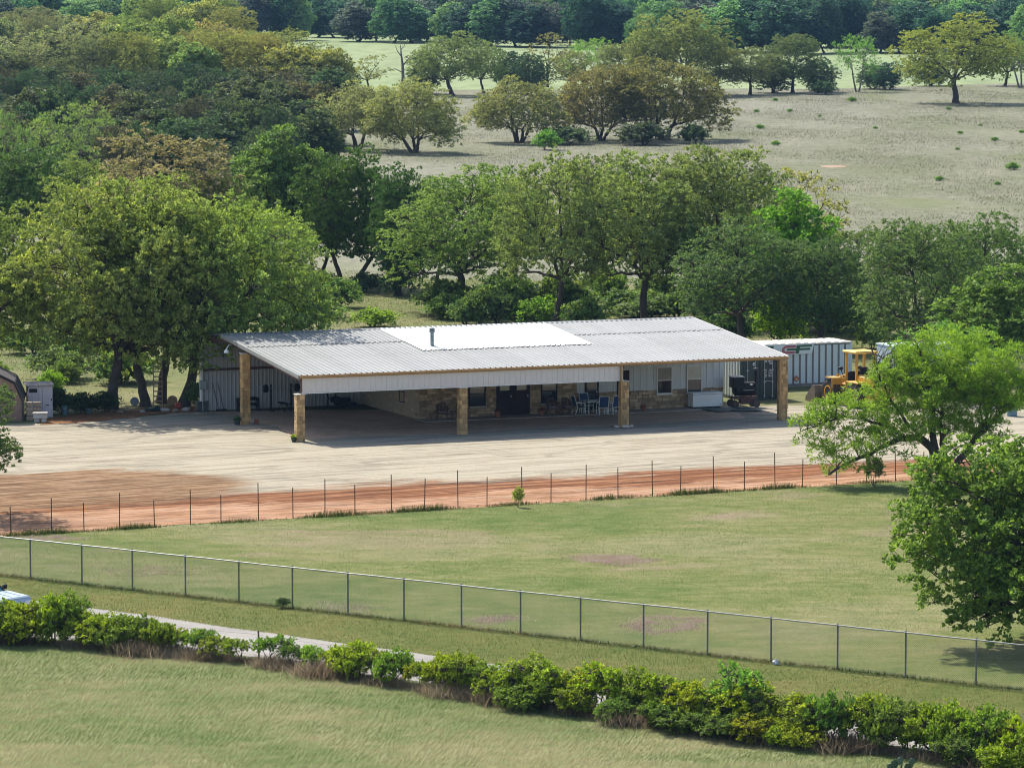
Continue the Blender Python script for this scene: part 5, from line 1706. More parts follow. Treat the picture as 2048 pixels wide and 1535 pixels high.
PROTO['airy'] = make_tree('airy', 19, 8.0, 4.0, 2.0, 30, .95, 42, (.24, .08), 6, zf=.8, tr=.13, stems=2, bark=M_barkpale, lm=M_leaffine, inner=.6, spread=(.4, 1.4))
PROTO['sparse'] = make_tree('sparse', 20, 9.0, 5.0, 2.2, 30, 1.0, 24, (.25, .15), 5, zf=.7, tr=.22, inner=.65)
for i_, (rr, hh_, nl, seed) in enumerate(((4.5, 9.5, 30, 31), (3.6, 9.0, 26, 32), (5.0, 8.5, 34, 33), (3.0, 8.0, 20, 34))):
    PROTO['far_%d' % i_] = make_tree('far', seed, hh_, rr, .2, int(nl * 1.5), 1.25, 52, (.33, .2), 6, zmin=-.95, inner=.55, zf=.85, bottom=.5, tr=.2, limbs=5, rough=.2)
PROTO['shrub_a'] = make_tree('shrub_a', 41, 1.5, 1.15, .15, 30, .34, 380, (.115, .075), 6, tr=.035, stems=4, zmin=-.7, inner=.4, zf=.9, limbs=6, bottom=.45)
PROTO['shrub_b'] = make_tree('shrub_b', 42, 1.4, 1.3, .2, 34, .33, 330, (.11, .07), 6, tr=.03, stems=4, zmin=-.6, inner=.4, zf=.85, limbs=6, bottom=.45)
PROTO['shrub_c'] = make_tree('shrub_c', 43, 1.7, 1.0, .3, 24, .3, 330, (.105, .065), 6, tr=.03, stems=3, zmin=-.6, inner=.5, zf=.9, limbs=6, bottom=.4)
PROTO['shrub_d'] = make_tree('shrub_d', 44, 1.3, 1.3, .35, 20, .3, 260, (.11, .07), 6, tr=.03, stems=3, zmin=-.5, inner=.5, zf=.8, limbs=5, bottom=.4)
PROTO['bush'] = make_tree('bush', 45, 2.0, 1.6, .1, 26, .55, 120, (.2, .1), 6, tr=.04, stems=4, zmin=-.6, inner=.45, zf=.9, limbs=6, bottom=.5)

n_tree = 0


def plant(pk, name, label, x, y, h_, w_, col, cat='tree', group=None, rot=None, z=-.02, var=.06):
    """place a copy: h_ height, w_ crown width in metres"""
    global n_tree
    n_tree += 1
    pr = PROTO[pk]
    rr = random.Random(n_tree * 13 + 5)
    t = thing(name, label, cat, (x, y, z), rr.uniform(0, 6.28) if rot is None else rot, group)
    sz, sx = h_ / pr['H'], w_ / (2 * pr['R'])
    link('trunk' if cat == 'tree' else 'stems', pr['wood'], t, scale=(sx, sx, sz))
    c = link('crown' if cat == 'tree' else 'foliage', pr['crown'], t, scale=(sx, sx, sz))
    k = [1 + rr.uniform(-var, var) for _ in range(3)]
    c.color = (col[0] * k[0], col[1] * k[1], col[2] * k[2], 1)
    return t


def plant_px(pk, name, label, px, py, top, wpx, col, **kw):
    s_ = SCALE(py)
    x, y = G(px, py)
    return plant(pk, name, label, x, y, (py - top) / s_, wpx / s_, col, **kw)


OLIVE = (.155, .185, .052)
LIME = (.20, .235, .06)
MIDG = (.085, .125, .042)
DARKG = (.045, .075, .032)
JUNG = (.055, .088, .028)
BRIGHT = (.10, .21, .018)
BROWN = (.14, .128, .09)
BRONZE = (.15, .125, .045)
GREYO = (.13, .15, .075)
near = [
    # px, base, top, width, proto, colour, name, label
    (222, 818, 366, 470, 'oak_a', (.145, .175, .05), 'oak_tree', 'tall olive oak whose trunk is leftmost of the four by the carport'),
    (290, 813, 336, 430, 'oak_d', (.155, .18, .055), 'oak_tree', 'tall yellow green oak, second trunk from the left beside the carport'),
    (322, 807, 346, 440, 'oak_b', (.15, .175, .052), 'oak_tree', 'oak with the ladder on its trunk left of the carport'),
    (368, 812, 372, 455, 'oak_lean', (.14, .175, .05), 'oak_tree', 'broad oak right next to the carport with boughs over its roof'),
    (-40, 806, 385, 420, 'oak_b', (.12, .15, .045), 'oak_tree', 'darker oak filling the left edge above the brown shed'),
    (520, 700, 430, 270, 'oak_d', (.13, .165, .05), 'oak_tree', 'olive oak behind the left end of the roof'),
    (310, 600, 242, 370, 'oak_c', BROWN, 'oak_tree', 'tan brown budding oak behind the big left oaks'),
    (165, 560, 300, 220, 'oak_c', (.12, .15, .05), 'oak_tree', 'olive oak left of the tan budding oak'),
    (548, 560, 250, 210, 'elm_a', MIDG, 'elm_tree', 'mid green tree between the tan oak and the dark junipers'),
    (872, 575, 345, 150, 'oak_d', (.085, .125, .045), 'oak_tree', 'green oak filling the gap between the junipers and the full oak'),
    (1022, 585, 322, 190, 'oak_b', (.10, .135, .05), 'oak_tree', 'green oak behind the full oak and the thin browned oak'),
    (1195, 590, 300, 200, 'oak_d', (.115, .135, .055), 'oak_tree', 'olive oak between the thin browned oak and the bare trunked oak'),
    (1372, 600, 305, 220, 'oak_a', (.11, .135, .05), 'oak_tree', 'olive oak between the two tall oaks at the right of the roof'),
    (1530, 610, 335, 200, 'oak_b', (.10, .13, .048), 'oak_tree', 'green oak left of and behind the bright elm'),
    (1905, 650, 440, 200, 'oak_b', (.075, .11, .04), 'oak_tree', 'dark green oak between the rounded oaks at the right'),
    (420, 600, 330, 210, 'oak_d', (.12, .145, .055), 'oak_tree', 'olive oak behind the leaning oak, right of the tan one'),
    (60, 520, 278, 230, 'jun_a', (.055, .095, .03), 'juniper_tree', 'dense dark green tree at the left edge above the oaks'),
    (130, 430, 196, 190, 'airy', (.095, .14, .055), 'mesquite_tree', 'light green feathery tree at the upper left before the dark wood'),
    (30, 440, 215, 120, 'airy', (.09, .125, .05), 'mesquite_tree', 'small light green tree at the left edge before the dark wood'),
    (632, 560, 300, 150, 'jun_a', JUNG, 'juniper_tree', 'dark juniper, left of the tall pair behind the house'),
    (694, 575, 282, 190, 'jun_a', (.058, .095, .026), 'juniper_tree', 'tallest dark green juniper with bare lower trunk behind the house'),
    (795, 588, 318, 150, 'jun_a', (.045, .075, .026), 'juniper_tree', 'dark juniper right of the tall pair, bare stem above the meadow'),
    (800, 592, 440, 100, 'jun_b', (.028, .055, .026), 'juniper_tree', 'short very dark juniper below the tall ones'),
    (940, 625, 322, 330, 'oak_a', (.115, .16, .048), 'oak_tree', 'full green oak behind the middle of the roof'),
    (1108, 655, 286, 250, 'oak_c', (.135, .15, .06), 'oak_tree', 'thin browned oak right of the full green oak'),
    (1290, 648, 290, 330, 'oak_b', (.13, .15, .058), 'oak_tree', 'olive oak with bare trunk showing above the roof ridge'),
    (1420, 640, 280, 330, 'oak_d', (.13, .152, .06), 'oak_tree', 'tall olive oak behind the right half of the roof'),
    (1615, 560, 322, 190, 'sparse', (.17, .155, .05), 'oak_tree', 'sparse yellow oak reaching over the bright elm into the pasture'),
    (1590, 660, 374, 190, 'elm_a', (.10, .175, .022), 'elm_tree', 'bright emerald elm behind the white container'),
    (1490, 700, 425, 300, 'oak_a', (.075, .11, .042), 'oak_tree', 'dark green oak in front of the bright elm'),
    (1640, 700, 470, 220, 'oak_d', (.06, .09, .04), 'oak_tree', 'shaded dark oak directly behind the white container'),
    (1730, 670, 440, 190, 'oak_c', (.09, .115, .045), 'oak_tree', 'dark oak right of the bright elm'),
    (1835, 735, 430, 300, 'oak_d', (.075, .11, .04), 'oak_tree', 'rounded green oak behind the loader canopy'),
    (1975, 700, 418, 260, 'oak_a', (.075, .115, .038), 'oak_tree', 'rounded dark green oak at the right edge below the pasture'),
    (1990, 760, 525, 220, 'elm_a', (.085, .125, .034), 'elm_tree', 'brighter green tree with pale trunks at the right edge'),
    (1880, 800, 640, 240, 'airy', (.085, .15, .03), 'elm_tree', 'small bright tree behind the crown of the leaning mesquite'),
    # mid pasture
    (715, 300, 158, 175, 'live_a', (.165, .168, .085), 'live_oak', 'pale olive umbrella oak, leftmost of the pasture row'),
    (830, 306, 154, 200, 'live_b', (.155, .158, .075), 'live_oak', 'umbrella oak with several trunks, second of the pasture row'),
    (1038, 286, 150, 195, 'live_a', (.145, .142, .065), 'live_oak', 'umbrella oak with bare forking trunks in the middle of the pasture'),
    (1200, 282, 128, 190, 'live_b', (.118, .105, .05), 'live_oak', 'bronze brown umbrella oak, left of the dense pair'),
    (1330, 280, 114, 250, 'live_b', (.115, .1, .045), 'live_oak', 'wide bronze brown oak with dark base in the pasture'),
    (905, 192, 60, 165, 'oak_a', GREYO, 'oak_tree', 'grey green oak behind the umbrella oaks before the far field'),
    (1020, 180, 92, 90, 'jun_b', (.03, .05, .035), 'juniper_tree', 'dark blue green juniper clump before the far field'),
    (1095, 175, 60, 95, 'sparse', (.13, .12, .06), 'oak_tree', 'thin brown oak with visible limbs before the far field'),
    (1178, 180, 72, 110, 'airy', (.12, .18, .045), 'mesquite_tree', 'thin lime green tree with open limbs before the far field'),
    (740, 190, 105, 90, 'sparse', (.15, .15, .06), 'oak_tree', 'small tan oak left of the dead snag'),
    (690, 185, 128, 70, 'jun_b', (.045, .09, .035), 'juniper_tree', 'small green juniper beside the dead snag'),
    (1372, 192, 12, 190, 'oak_b', (.15, .15, .065), 'oak_tree', 'large spreading oak with pale limbs at the top before the far field'),
    (1500, 190, 88, 130, 'oak_c', (.11, .12, .05), 'oak_tree', 'grey green oak right of the large spreading oak'),
    (1585, 186, 64, 140, 'oak_d', (.09, .115, .05), 'oak_tree', 'leaning grey green oak in the middle of the pasture edge'),
    (1715, 184, 66, 95, 'airy', (.10, .17, .045), 'elm_tree', 'fresh light green pair of slim trees at the pasture edge'),
    (1775, 180, 118, 70, 'jun_b', (.03, .06, .04), 'juniper_tree', 'dark juniper right of the fresh green slim trees'),
    (1912, 207, 24, 230, 'oak_a', (.155, .165, .045), 'oak_tree', 'big lone yellow green oak at the upper right of the pasture'),
    (2010, 172, 70, 120, 'oak_c', (.11, .14, .05), 'oak_tree', 'green oak behind the big lone oak at the right edge'),
]
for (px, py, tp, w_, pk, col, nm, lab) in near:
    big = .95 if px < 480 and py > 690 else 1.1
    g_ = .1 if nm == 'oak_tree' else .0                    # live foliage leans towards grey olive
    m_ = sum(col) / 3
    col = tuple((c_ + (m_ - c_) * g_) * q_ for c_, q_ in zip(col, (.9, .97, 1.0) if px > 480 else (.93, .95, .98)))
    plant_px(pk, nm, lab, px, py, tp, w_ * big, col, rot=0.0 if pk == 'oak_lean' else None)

for (px, py, tp, w_, pk, col, lab) in (
        (640, 196, 112, 110, 'oak_d', (.11, .125, .06), 'grey olive oak at the right end of the left wood'),
        (850, 188, 92, 90, 'jun_b', (.045, .075, .045), 'blue green juniper between the dead snag and the grey oak'),
        (968, 186, 84, 110, 'oak_c', (.10, .13, .06), 'grey green oak right of the grey oak, behind the umbrella oaks'),
        (1060, 190, 98, 90, 'jun_b', (.04, .065, .042), 'dark juniper beside the thin brown oak'),
        (1140, 186, 96, 100, 'oak_c', (.12, .13, .065), 'tan olive oak behind the bronze umbrella oak'),
        (1240, 184, 84, 130, 'oak_d', (.105, .125, .06), 'grey green oak left of the large spreading oak'),
        (1300, 190, 70, 130, 'oak_b', (.115, .125, .06), 'olive oak just left of the large spreading oak'),
        (1442, 190, 92, 110, 'oak_d', (.10, .115, .055), 'grey oak between the large spreading oak and its neighbour'),
        (1545, 186, 104, 110, 'jun_b', (.045, .075, .04), 'dark juniper left of the leaning oak'),
        (1640, 184, 110, 90, 'jun_b', (.04, .07, .045), 'dark juniper right of the leaning oak'),
        (1745, 178, 124, 80, 'jun_b', (.045, .08, .04), 'dark juniper behind the slim fresh trees'),
        (2040, 176, 60, 120, 'airy', (.09, .14, .05), 'light green tree at the right edge behind the lone oak'),
        (1860, 172, 110, 90, 'jun_b', (.05, .085, .045), 'green juniper left of the big lone oak')):
    plant_px(pk, 'oak_tree' if pk[:3] == 'oak' else 'mesquite_tree' if pk == 'airy' else 'juniper_tree', lab, px, py, tp, w_, col)

# --- dead snag
x, y = G(805, 178)
sg = thing('dead_tree', 'bare dead grey snag standing left of the grey green oak', 'tree', (x, y, 0), 0)
w_ = Wood()
w_.tube([(0, 0, 0), (.1, 0, 2.0), (0, .1, 4.0), (-.2, 0, 5.6), (-.3, 0, 7.0)], [.32, .26, .2, .13, .04], 7)
w_.tube([(0, .1, 3.6), (.8, 0, 4.6), (1.6, .2, 5.3), (3.2, 0, 6.1)], [.14, .1, .07, .02], 5)
w_.tube([(-.1, 0, 5.0), (-.8, 0, 6.0), (-1.2, .1, 7.0)], [.1, .07, .02], 5)
w_.tube([(-.25, 0, 6.2), (.3, 0, 6.8), (.5, 0, 7.6)], [.07, .05, .02], 5)
w_.tube([(0, 0, 2.6), (-1.2, .2, 3.2), (-2.0, 0, 2.9)], [.1, .07, .03], 5)
link('trunk', w_.mesh('trunk', M_barkpale), sg)

# --- the wood on the left: olive oaks behind, dark junipers before
wr = random.Random(99)
cnt = 0
for row, (py0, step_, jun) in enumerate(((122, 62, 0), (140, 66, 0), (160, 66, 0), (182, 68, 0), (206, 64, 0), (236, 52, 1), (262, 50, 1), (292, 50, 1), (326, 54, 1), (362, 58, 1), (402, 64, 1))):
    px = -70 + wr.uniform(0, 40)
    lim = [470, 520, 560, 640, 660, 690, 690, 680, 640, 640, 560][row]
    while px < lim:
        py = py0 + wr.uniform(-8, 8) + max(0, (220 - px)) * (0.02 if not jun else 0)
        s_ = SCALE(py)
        x, y = G(px, py)
        if not jun:
            h_ = wr.uniform(8.5, 11.5)
            if 280 < px < 470 and row < 2: h_ += 2.2
            grey = px < 160 + wr.uniform(-40, 40)
            col = (.115, .125, .085) if grey else wr.choice([(.145, .155, .06), (.13, .15, .058), (.155, .15, .065), (.11, .14, .055)])
            plant(wr.choice(['far_0', 'far_2', 'oak_c', 'oak_d']), 'oak_tree', 'olive oak in the dense upper left wood, ' + ('greyish left part' if px < 230 else 'right part nearer the far field' if px > 440 else 'middle part'), x, y, h_, wr.uniform(10, 14), col, group='oaks of the left wood')
        else:
            h_ = wr.uniform(6.2, 8.6)
            col = wr.choice([(.04, .058, .036), (.05, .065, .038), (.036, .06, .034), (.06, .06, .042), (.042, .07, .04)])
            plant(wr.choice(['jun_b', 'jun_b', 'far_3', 'far_1']), 'juniper_tree', 'dark juniper of the left wood belt, ' + ('left part' if px < 230 else 'right part by the umbrella oaks' if px > 440 else 'middle part') + (', upper rows' if py < 300 else ', lower rows'), x, y, h_, wr.uniform(5.5, 8.5), col, group='junipers of the left wood')
        px += step_ * wr.uniform(.8, 1.2)

# --- far wood along the top of the picture
for row, (f, step_) in enumerate(((0, 39), (-12, 42), (-26, 45), (-42, 48), (-60, 52))):
    px = -80 + wr.uniform(0, 30)
    while px < 2140:
        edge = 78 if px < 620 else (78 + (px - 620) * .032 if px < 1500 else 106)
        py = edge + f + wr.uniform(-4, 4)
        x, y = G(px, py)
        pal = wr.random()
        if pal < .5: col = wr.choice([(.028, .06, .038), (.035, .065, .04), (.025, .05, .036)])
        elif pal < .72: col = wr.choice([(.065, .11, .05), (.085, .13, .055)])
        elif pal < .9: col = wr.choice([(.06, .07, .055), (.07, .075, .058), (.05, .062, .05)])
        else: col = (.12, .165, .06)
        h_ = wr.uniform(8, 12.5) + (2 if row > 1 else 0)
        col = (col[0] * .82, col[1], col[2] * 1.5)  # blue of the haze painted into the far leaf colours
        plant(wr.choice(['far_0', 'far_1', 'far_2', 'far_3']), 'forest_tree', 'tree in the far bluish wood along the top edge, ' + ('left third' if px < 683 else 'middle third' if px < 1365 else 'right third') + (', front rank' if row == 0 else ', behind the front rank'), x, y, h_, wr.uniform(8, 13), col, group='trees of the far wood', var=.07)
        px += step_ * wr.uniform(.75, 1.25)

# --- bushes behind the house and in the pasture
bush = [(745, 655, 612, 105, (.115, .175, .03), 'bright yellow green bush in the meadow behind the flue pipe'),
        (1072, 650, 588, 110, (.11, .18, .035), 'bright green shrub behind the ridge below the thin oak'),
        (1556, 690, 590, 125, (.14, .22, .02), 'vivid lime shrub standing behind the white container'),
        (930, 650, 590, 90, (.06, .10, .035), 'dark green shrub below the full green oak, left of two'),
        (995, 648, 575, 100, (.055, .09, .04), 'dark green shrub below the full green oak, right of two'),
        (655, 585, 545, 60, (.04, .07, .045), 'blue green shrub at the foot of the tall junipers, left one'),
        (730, 585, 540, 70, (.04, .065, .04), 'blue green shrub at the foot of the tall junipers, right one'),
        (1470, 690, 610, 120, (.06, .095, .04), 'dark shrub right of the roof end'),
        (1180, 655, 590, 110, (.10, .14, .05), 'olive shrub behind the roof ridge under the olive oak'),
        (1090, 300, 255, 60, (.075, .15, .035), 'bright green shrub at the foot of the bronze umbrella oak'),
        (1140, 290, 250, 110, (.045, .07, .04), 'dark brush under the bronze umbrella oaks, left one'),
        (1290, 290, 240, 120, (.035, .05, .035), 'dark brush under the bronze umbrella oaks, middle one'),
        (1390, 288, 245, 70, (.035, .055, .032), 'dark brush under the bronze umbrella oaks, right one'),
        (1650, 190, 160, 60, (.04, .07, .04), 'dark bush at the foot of the leaning oak'),
        (120, 828, 770, 75, (.028, .05, .02), 'dark leafy bush behind the teal bins, left one'),
        (165, 826, 780, 85, (.025, .045, .018), 'dark leafy bush behind the teal bins, middle one'),
        (212, 824, 778, 75, (.028, .05, .02), 'dark leafy bush behind the teal bins, right one'),
        (398, 815, 760, 60, (.06, .10, .03), 'green bush between the right oak trunk and the carport'),
        (440, 690, 640, 60, (.075, .12, .03), 'green bush behind the left roof corner'),
        (100, 790, 735, 60, (.12, .19, .03), 'bright green bush behind the pale shed'),
        (1748, 970, 905, 50, (.10, .13, .05), 'spindly shrub growing on the wire fence left of the mesquite'),
        (1036, 1014, 970, 26, (.15, .17, .03), 'small yellow green sapling on the wire fence below the second pillar'),
        (565, 1216, 1192, 34, (.05, .08, .03), 'low dark weed clump at the chain link fence'),
        ]
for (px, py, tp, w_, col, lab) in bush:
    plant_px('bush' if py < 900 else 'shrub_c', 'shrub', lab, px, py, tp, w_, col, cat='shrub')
for (px, py, w_) in ((1552, 202, 14), (1703, 204, 22), (1520, 258, 20), (1550, 291, 22), (1513, 225, 14), (1580, 224, 14), (1462, 243, 12), (1920, 268, 14), (1990, 282, 18), (2028, 340, 34), (1880, 362, 22), (1996, 370, 16), (2042, 266, 14), (1898, 220, 14), (1915, 300, 12), (1750, 258, 12), (1640, 234, 10), (1960, 252, 10)):
    plant_px('bush', 'pasture_shrub', 'low green shrub dotted in the dry pasture', px, py, py - w_ * .5, w_, (.085, .15, .04), cat='shrub', group='shrubs dotted in the pasture')

ur = random.Random(12)
for k in range(64):                                          # undergrowth in the tree belt behind the house
    px = (ur.uniform(560, 680) if k < 5 else ur.uniform(880, 1760)) if k < 50 else ur.uniform(-40, 260)
    py = ur.uniform(585, 650) + max(0, px - 1350) * .12 if k < 50 else ur.uniform(690, 770)
    plant_px('bush', 'undergrowth_shrub', 'leafy undergrowth shrub ' + ('left of the junipers under the big left oaks' if k >= 50 else 'under the junipers behind the house' if px < 860 else 'under the middle oaks behind the house' if px < 1300 else 'under the dark oaks right of the roof'), px, py, py - ur.uniform(35, 85), ur.uniform(70, 140),
             ur.choice([(.06, .095, .035), (.08, .12, .04), (.10, .145, .04), (.07, .105, .045)]), cat='shrub', group='undergrowth behind the house')

# --- leaning mesquite in front of the loader, limbs set one by one
mx, my = G(1893, 968)
sM = SCALE(968)
def mp(px, py, d=0.0):
    return np.array([(px - 1893) / sM, d, (968 - py) / sM])
mq = thing('mesquite_tree', 'leaning bright green mesquite with long arching limb in front of the loader', 'tree', (mx, my, -.02), 0)
wd_ = Wood()
r_ = np.random.default_rng(77)
limbs_ = [
    ([mp(1893, 968), mp(1888, 945), mp(1872, 915, .1), mp(1862, 890, .2), mp(1840, 874, .3), mp(1808, 870, .2), mp(1782, 882, -.2), mp(1748, 898, -.4), mp(1715, 912, -.5), mp(1680, 930, -.6), mp(1655, 945, -.7)], .27, .04),
    ([mp(1878, 925, .1), mp(1868, 880, .5), mp(1866, 830, .8), mp(1860, 780, 1.0), mp(1850, 730, 1.2), mp(1835, 690, 1.2)], .2, .04),
    ([mp(1890, 940, .0), mp(1888, 890, .3), mp(1880, 850, .2), mp(1884, 800, -.2), mp(1900, 740, -.4)], .17, .04),
    ([mp(1893, 960, .0), mp(1925, 905, -.3), mp(1960, 862, -.5), mp(2000, 820, -.6), mp(2050, 790, -.6)], .2, .05),
    ([mp(1808, 870, .2), mp(1770, 850, .4), mp(1730, 838, .2), mp(1690, 830, 0), mp(1640, 845, -.2), mp(1600, 860, -.3)], .1, .02),
    ([mp(1862, 890, .2), mp(1820, 850, .7), mp(1780, 800, 1.0), mp(1760, 750, 1.2), mp(1750, 715, 1.2)], .11, .02),
    ([mp(1860, 800, .9), mp(1800, 760, 1.6), mp(1770, 720, 1.9)], .08, .02),
    ([mp(1866, 830, .8), mp(1900, 770, 1.5), mp(1950, 720, 1.8)], .09, .02),
    ([mp(1960, 862, -.5), mp(1975, 800, -1.0), mp(1985, 740, -1.2)], .09, .02),
]
lobC, lobR = [], []
for pts, r0, r1 in limbs_:
    pts = np.array(pts)
    t = np.linspace(0, 1, len(pts)); tt = np.linspace(0, 1, 16)
    c = np.stack([np.interp(tt, t, pts[:, k]) for k in range(3)], 1)
    c[1:-1] += r_.normal(0, .035, (14, 3))
    wd_.tube(c, np.linspace(r0, r1, 16), 8)
    for q in range(5, 16):
        for _ in range(3):
            d = r_.normal(0, 1, 3); d[2] = abs(d[2]) * .9 + .15; d /= np.linalg.norm(d)
            ln = r_.uniform(.6, 1.7)
            e_ = c[q] + d * ln * np.array([1, 1.2, .9])
            wd_.tube(curve(c[q], e_, np.array([0, 0, .15 * ln]), 5), np.linspace(max(.022, r1 * .7), .008, 5), 4)
            if e_[2] > 0.9:
                lobC.append(e_); lobR.append(r_.uniform(.42, .75))
for (px, py, d, r) in ((1600, 850, -.3, .7), (1610, 880, -.4, .6), (1640, 830, 0, .8), (1635, 900, -.5, .7), (1680, 815, .2, .8), (1665, 870, -.3, .7), (1700, 870, 0, .7), (1720, 800, .5, .9), (1740, 850, .1, .7), (1760, 770, 1, .9), (1745, 725, 1.2, .8),
                       (1780, 715, 1.5, .9), (1810, 690, 1.4, .9), (1850, 680, 1.3, .9), (1830, 740, .2, .9), (1790, 800, -.3, .9), (1870, 760, -.6, 1.), (1900, 700, .6, 1.), (1930, 720, .2, 1.), (1960, 690, 1., 1.), (1990, 740, -.2, 1.), (2030, 720, .5, 1.), (2020, 780, -.6, .9), (1920, 800, -.8, .9), (1960, 790, -.8, .9), (1820, 830, -.5, .7), (1890, 840, -.6, .7)):
    lobC.append(mp(px, py, d)); lobR.append(r)
lobC, lobR = np.array(lobC), np.array(lobR)
top_px = np.interp(1893 + lobC[:, 0] * sM, [1560, 1600, 1640, 1700, 1722, 1745, 1800, 1840, 1900, 2060], [850, 822, 798, 782, 752, 722, 692, 662, 645, 640])
ok_ = (968 - lobC[:, 2] * sM) - lobR * sM * .75 > top_px
lobC, lobR = lobC[ok_], lobR[ok_]
P, A = lobe_tufts(lobC, lobR, 112, r_, mp(1840, 830), .8, .9, .4, 4, .12)
v, f = rosettes(P, A, 6, .21, .055, r_, (.4, 1.4), .12)
link('trunk', wd_.mesh('trunk', M_bark), mq)
o = link('crown', np_mesh('crown', v, f, None, M_leaffine), mq); o.color = (.10, .155, .02, 1)

# --- near oak at the right edge, and the bough at the left edge
PROTO['near_oak'] = make_tree('near_oak', 61, 8.8, 6.4, .3, 165, 1.0, 110, (.17, .125), 7, tr=.3, zmin=-.85, inner=.5, zf=.8, bottom=.4, limbs=9)
x, y = G(2092, 1290)
plant('near_oak', 'oak_tree', 'large dark green oak in the right foreground hanging over the chain link fence', x, y, 8.7, 12.0, (.085, .122, .028), rot=1.1)
x, y = G(-92, 1030)
plant('oak_c', 'oak_tree', 'dark green oak bough reaching in at the left edge beside the yard', x, y, 6.7, 7.2, (.06, .095, .035), rot=2.0)

# --- hedge of vines and shrubs along the overgrown fence
hr = random.Random(5)
HV = [(.11, .145, .02), (.135, .16, .014), (.085, .125, .022), (.065, .10, .024), (.105, .135, .018)]
def hedge_base(u, off=0.0):
    q = np.array(G(u, hedge_row(u))) + hnrm * off
    return q
def hplant(u, h_, w_, off, pk, lab, group=None, col=None):
    q = hedge_base(u, off)
    plant(pk, 'hedge_shrub', lab, q[0], q[1], h_ * (1.2 if u < 130 else .95 if u < 250 else .84 if u < 480 else .92), w_ * .98, col or hr.choice(HV), cat='shrub', group=group, var=.1)
GA = 'vine shrub in the hedge, '
def GL(u, low=False):
    part = 'left end below the car' if u < 170 else 'left stretch before the first gap' if u < 480 else 'middle stretch right of the third gap' if u < 1150 else 'right stretch up to the tall feathery shrub' if u < 1450 else 'right end past the tall feathery shrub'
    return ('low outer ' if low else '') + GA + part
hplant(322, 1.62, 1.5, .05, 'shrub_a', 'taller round vine shrub standing up at the left of the hedge')
hplant(540, 1.35, 1.9, 0, 'shrub_d', 'small vine shrub around the stake between the two hedge gaps')
hplant(705, 1.65, 1.9, 0, 'shrub_a', 'yellow topped vine shrub right of the second hedge gap', col=(.14, .18, .02))
hplant(785, 1.5, 1.8, .1, 'shrub_b', 'vine shrub left of the third hedge gap')
hplant(1462, 2.75, 2.3, .5, 'shrub_c', 'tall feathery shrub rising above the hedge right of centre', col=(.095, .15, .035))
hplant(440, 1.15, 1.7, .1, 'shrub_d', 'thin low vine tangle in the first hedge gap')
hplant(625, 1.2, 1.3, .1, 'shrub_d', 'thin vine strand bridging the second hedge gap', col=(.12, .17, .03))
for u, h_, w_, lab in ((478, 1.1, 1.5, 'thin vine tangle left of the stake in the hedge gap'), (578, 1.05, 1.3, 'thin vine tangle right of the stake in the hedge gap'), (662, 1.2, 1.4, 'trailing vine strand left of the yellow topped shrub'), (745, 1.3, 1.5, 'vine shrub between the yellow topped shrub and the third gap'), (838, 1.1, 1.2, 'thin vine strands over the third hedge gap')):
    hplant(u, h_, w_, .05, 'shrub_d', lab)
u = -40
while u < 300:
    hplant(u, hr.uniform(1.35, 1.75), hr.uniform(1.7, 2.4), hr.uniform(-.2, .5), hr.choice(['shrub_a', 'shrub_b']), GL(u), 'hedge shrubs along the lane'); u += 31
for u in (350, 375, 400, 850):
    hplant(u, 1.3, 1.7, .1, 'shrub_d', GL(u), 'hedge shrubs along the lane')
u = 880
while u < 1120:
    hplant(u, hr.uniform(1.4, 1.75), hr.uniform(1.6, 2.2), hr.uniform(-.1, .3), hr.choice(['shrub_a', 'shrub_b', 'shrub_d']), GL(u), 'hedge shrubs along the lane'); u += 44
u = 1060
while u < 2120:
    t = (u - 1060) / 1000
    hplant(u, hr.uniform(1.7, 2.15) + .1 * t, hr.uniform(2.0, 2.6), hr.uniform(-.1, .55), hr.choice(['shrub_a', 'shrub_b', 'shrub_c']), GL(u), 'hedge shrubs along the lane')
    if hr.random() < .75 and not 1690 < u < 1890:
        hplant(u + 18, hr.uniform(.9, 1.3), hr.uniform(1.6, 2.1), hr.uniform(-.9, -.4), hr.choice(['shrub_b', 'shrub_a']), GL(u, True), 'hedge shrubs along the lane')
    u += 46

# ================================================================== GRASS AND WEEDS (nobody could count them)
G_field = grass_mat('field_blades', [(.42, (.135, .18, .06)), (.47, (.205, .23, .095)), (.52, (.275, .26, .13)), (.58, (.38, .32, .19))], .16, stretch=(.7, 1.5, 1), rotz=.5, small=7)
G_lawn = grass_mat('lawn_blades', [(.42, (.075, .13, .024)), (.47, (.135, .16, .042)), (.52, (.205, .195, .075)), (.58, (.30, .25, .145))], .09, small=7)
G_verge = grass_mat('verge_blades', [(.42, (.055, .1, .018)), (.48, (.115, .135, .035)), (.53, (.2, .17, .055)), (.58, (.31, .225, .08))], .3)
G_dry = grass_mat('dry_grass_blades', [(.36, (.14, .1, .06)), (.5, (.29, .225, .15)), (.62, (.42, .35, .25))], .5)
G_past = grass_mat('pasture_blades', [(.4, (.14, .155, .06)), (.48, (.23, .215, .155)), (.6, (.32, .29, .235))], .035)
G_weed = grass_mat('fence_weed_blades', [(.3, (.045, .075, .02)), (.6, (.09, .115, .03)), (.8, (.2, .2, .08))], .5)
G_pink = grass_mat('pink_seed_grass', [(.36, (.42, .30, .26)), (.6, (.55, .43, .38))], .6)
G_mead = grass_mat('meadow_blades', [(.4, (.075, .12, .025)), (.5, (.15, .165, .055)), (.6, (.28, .24, .145))], .08)

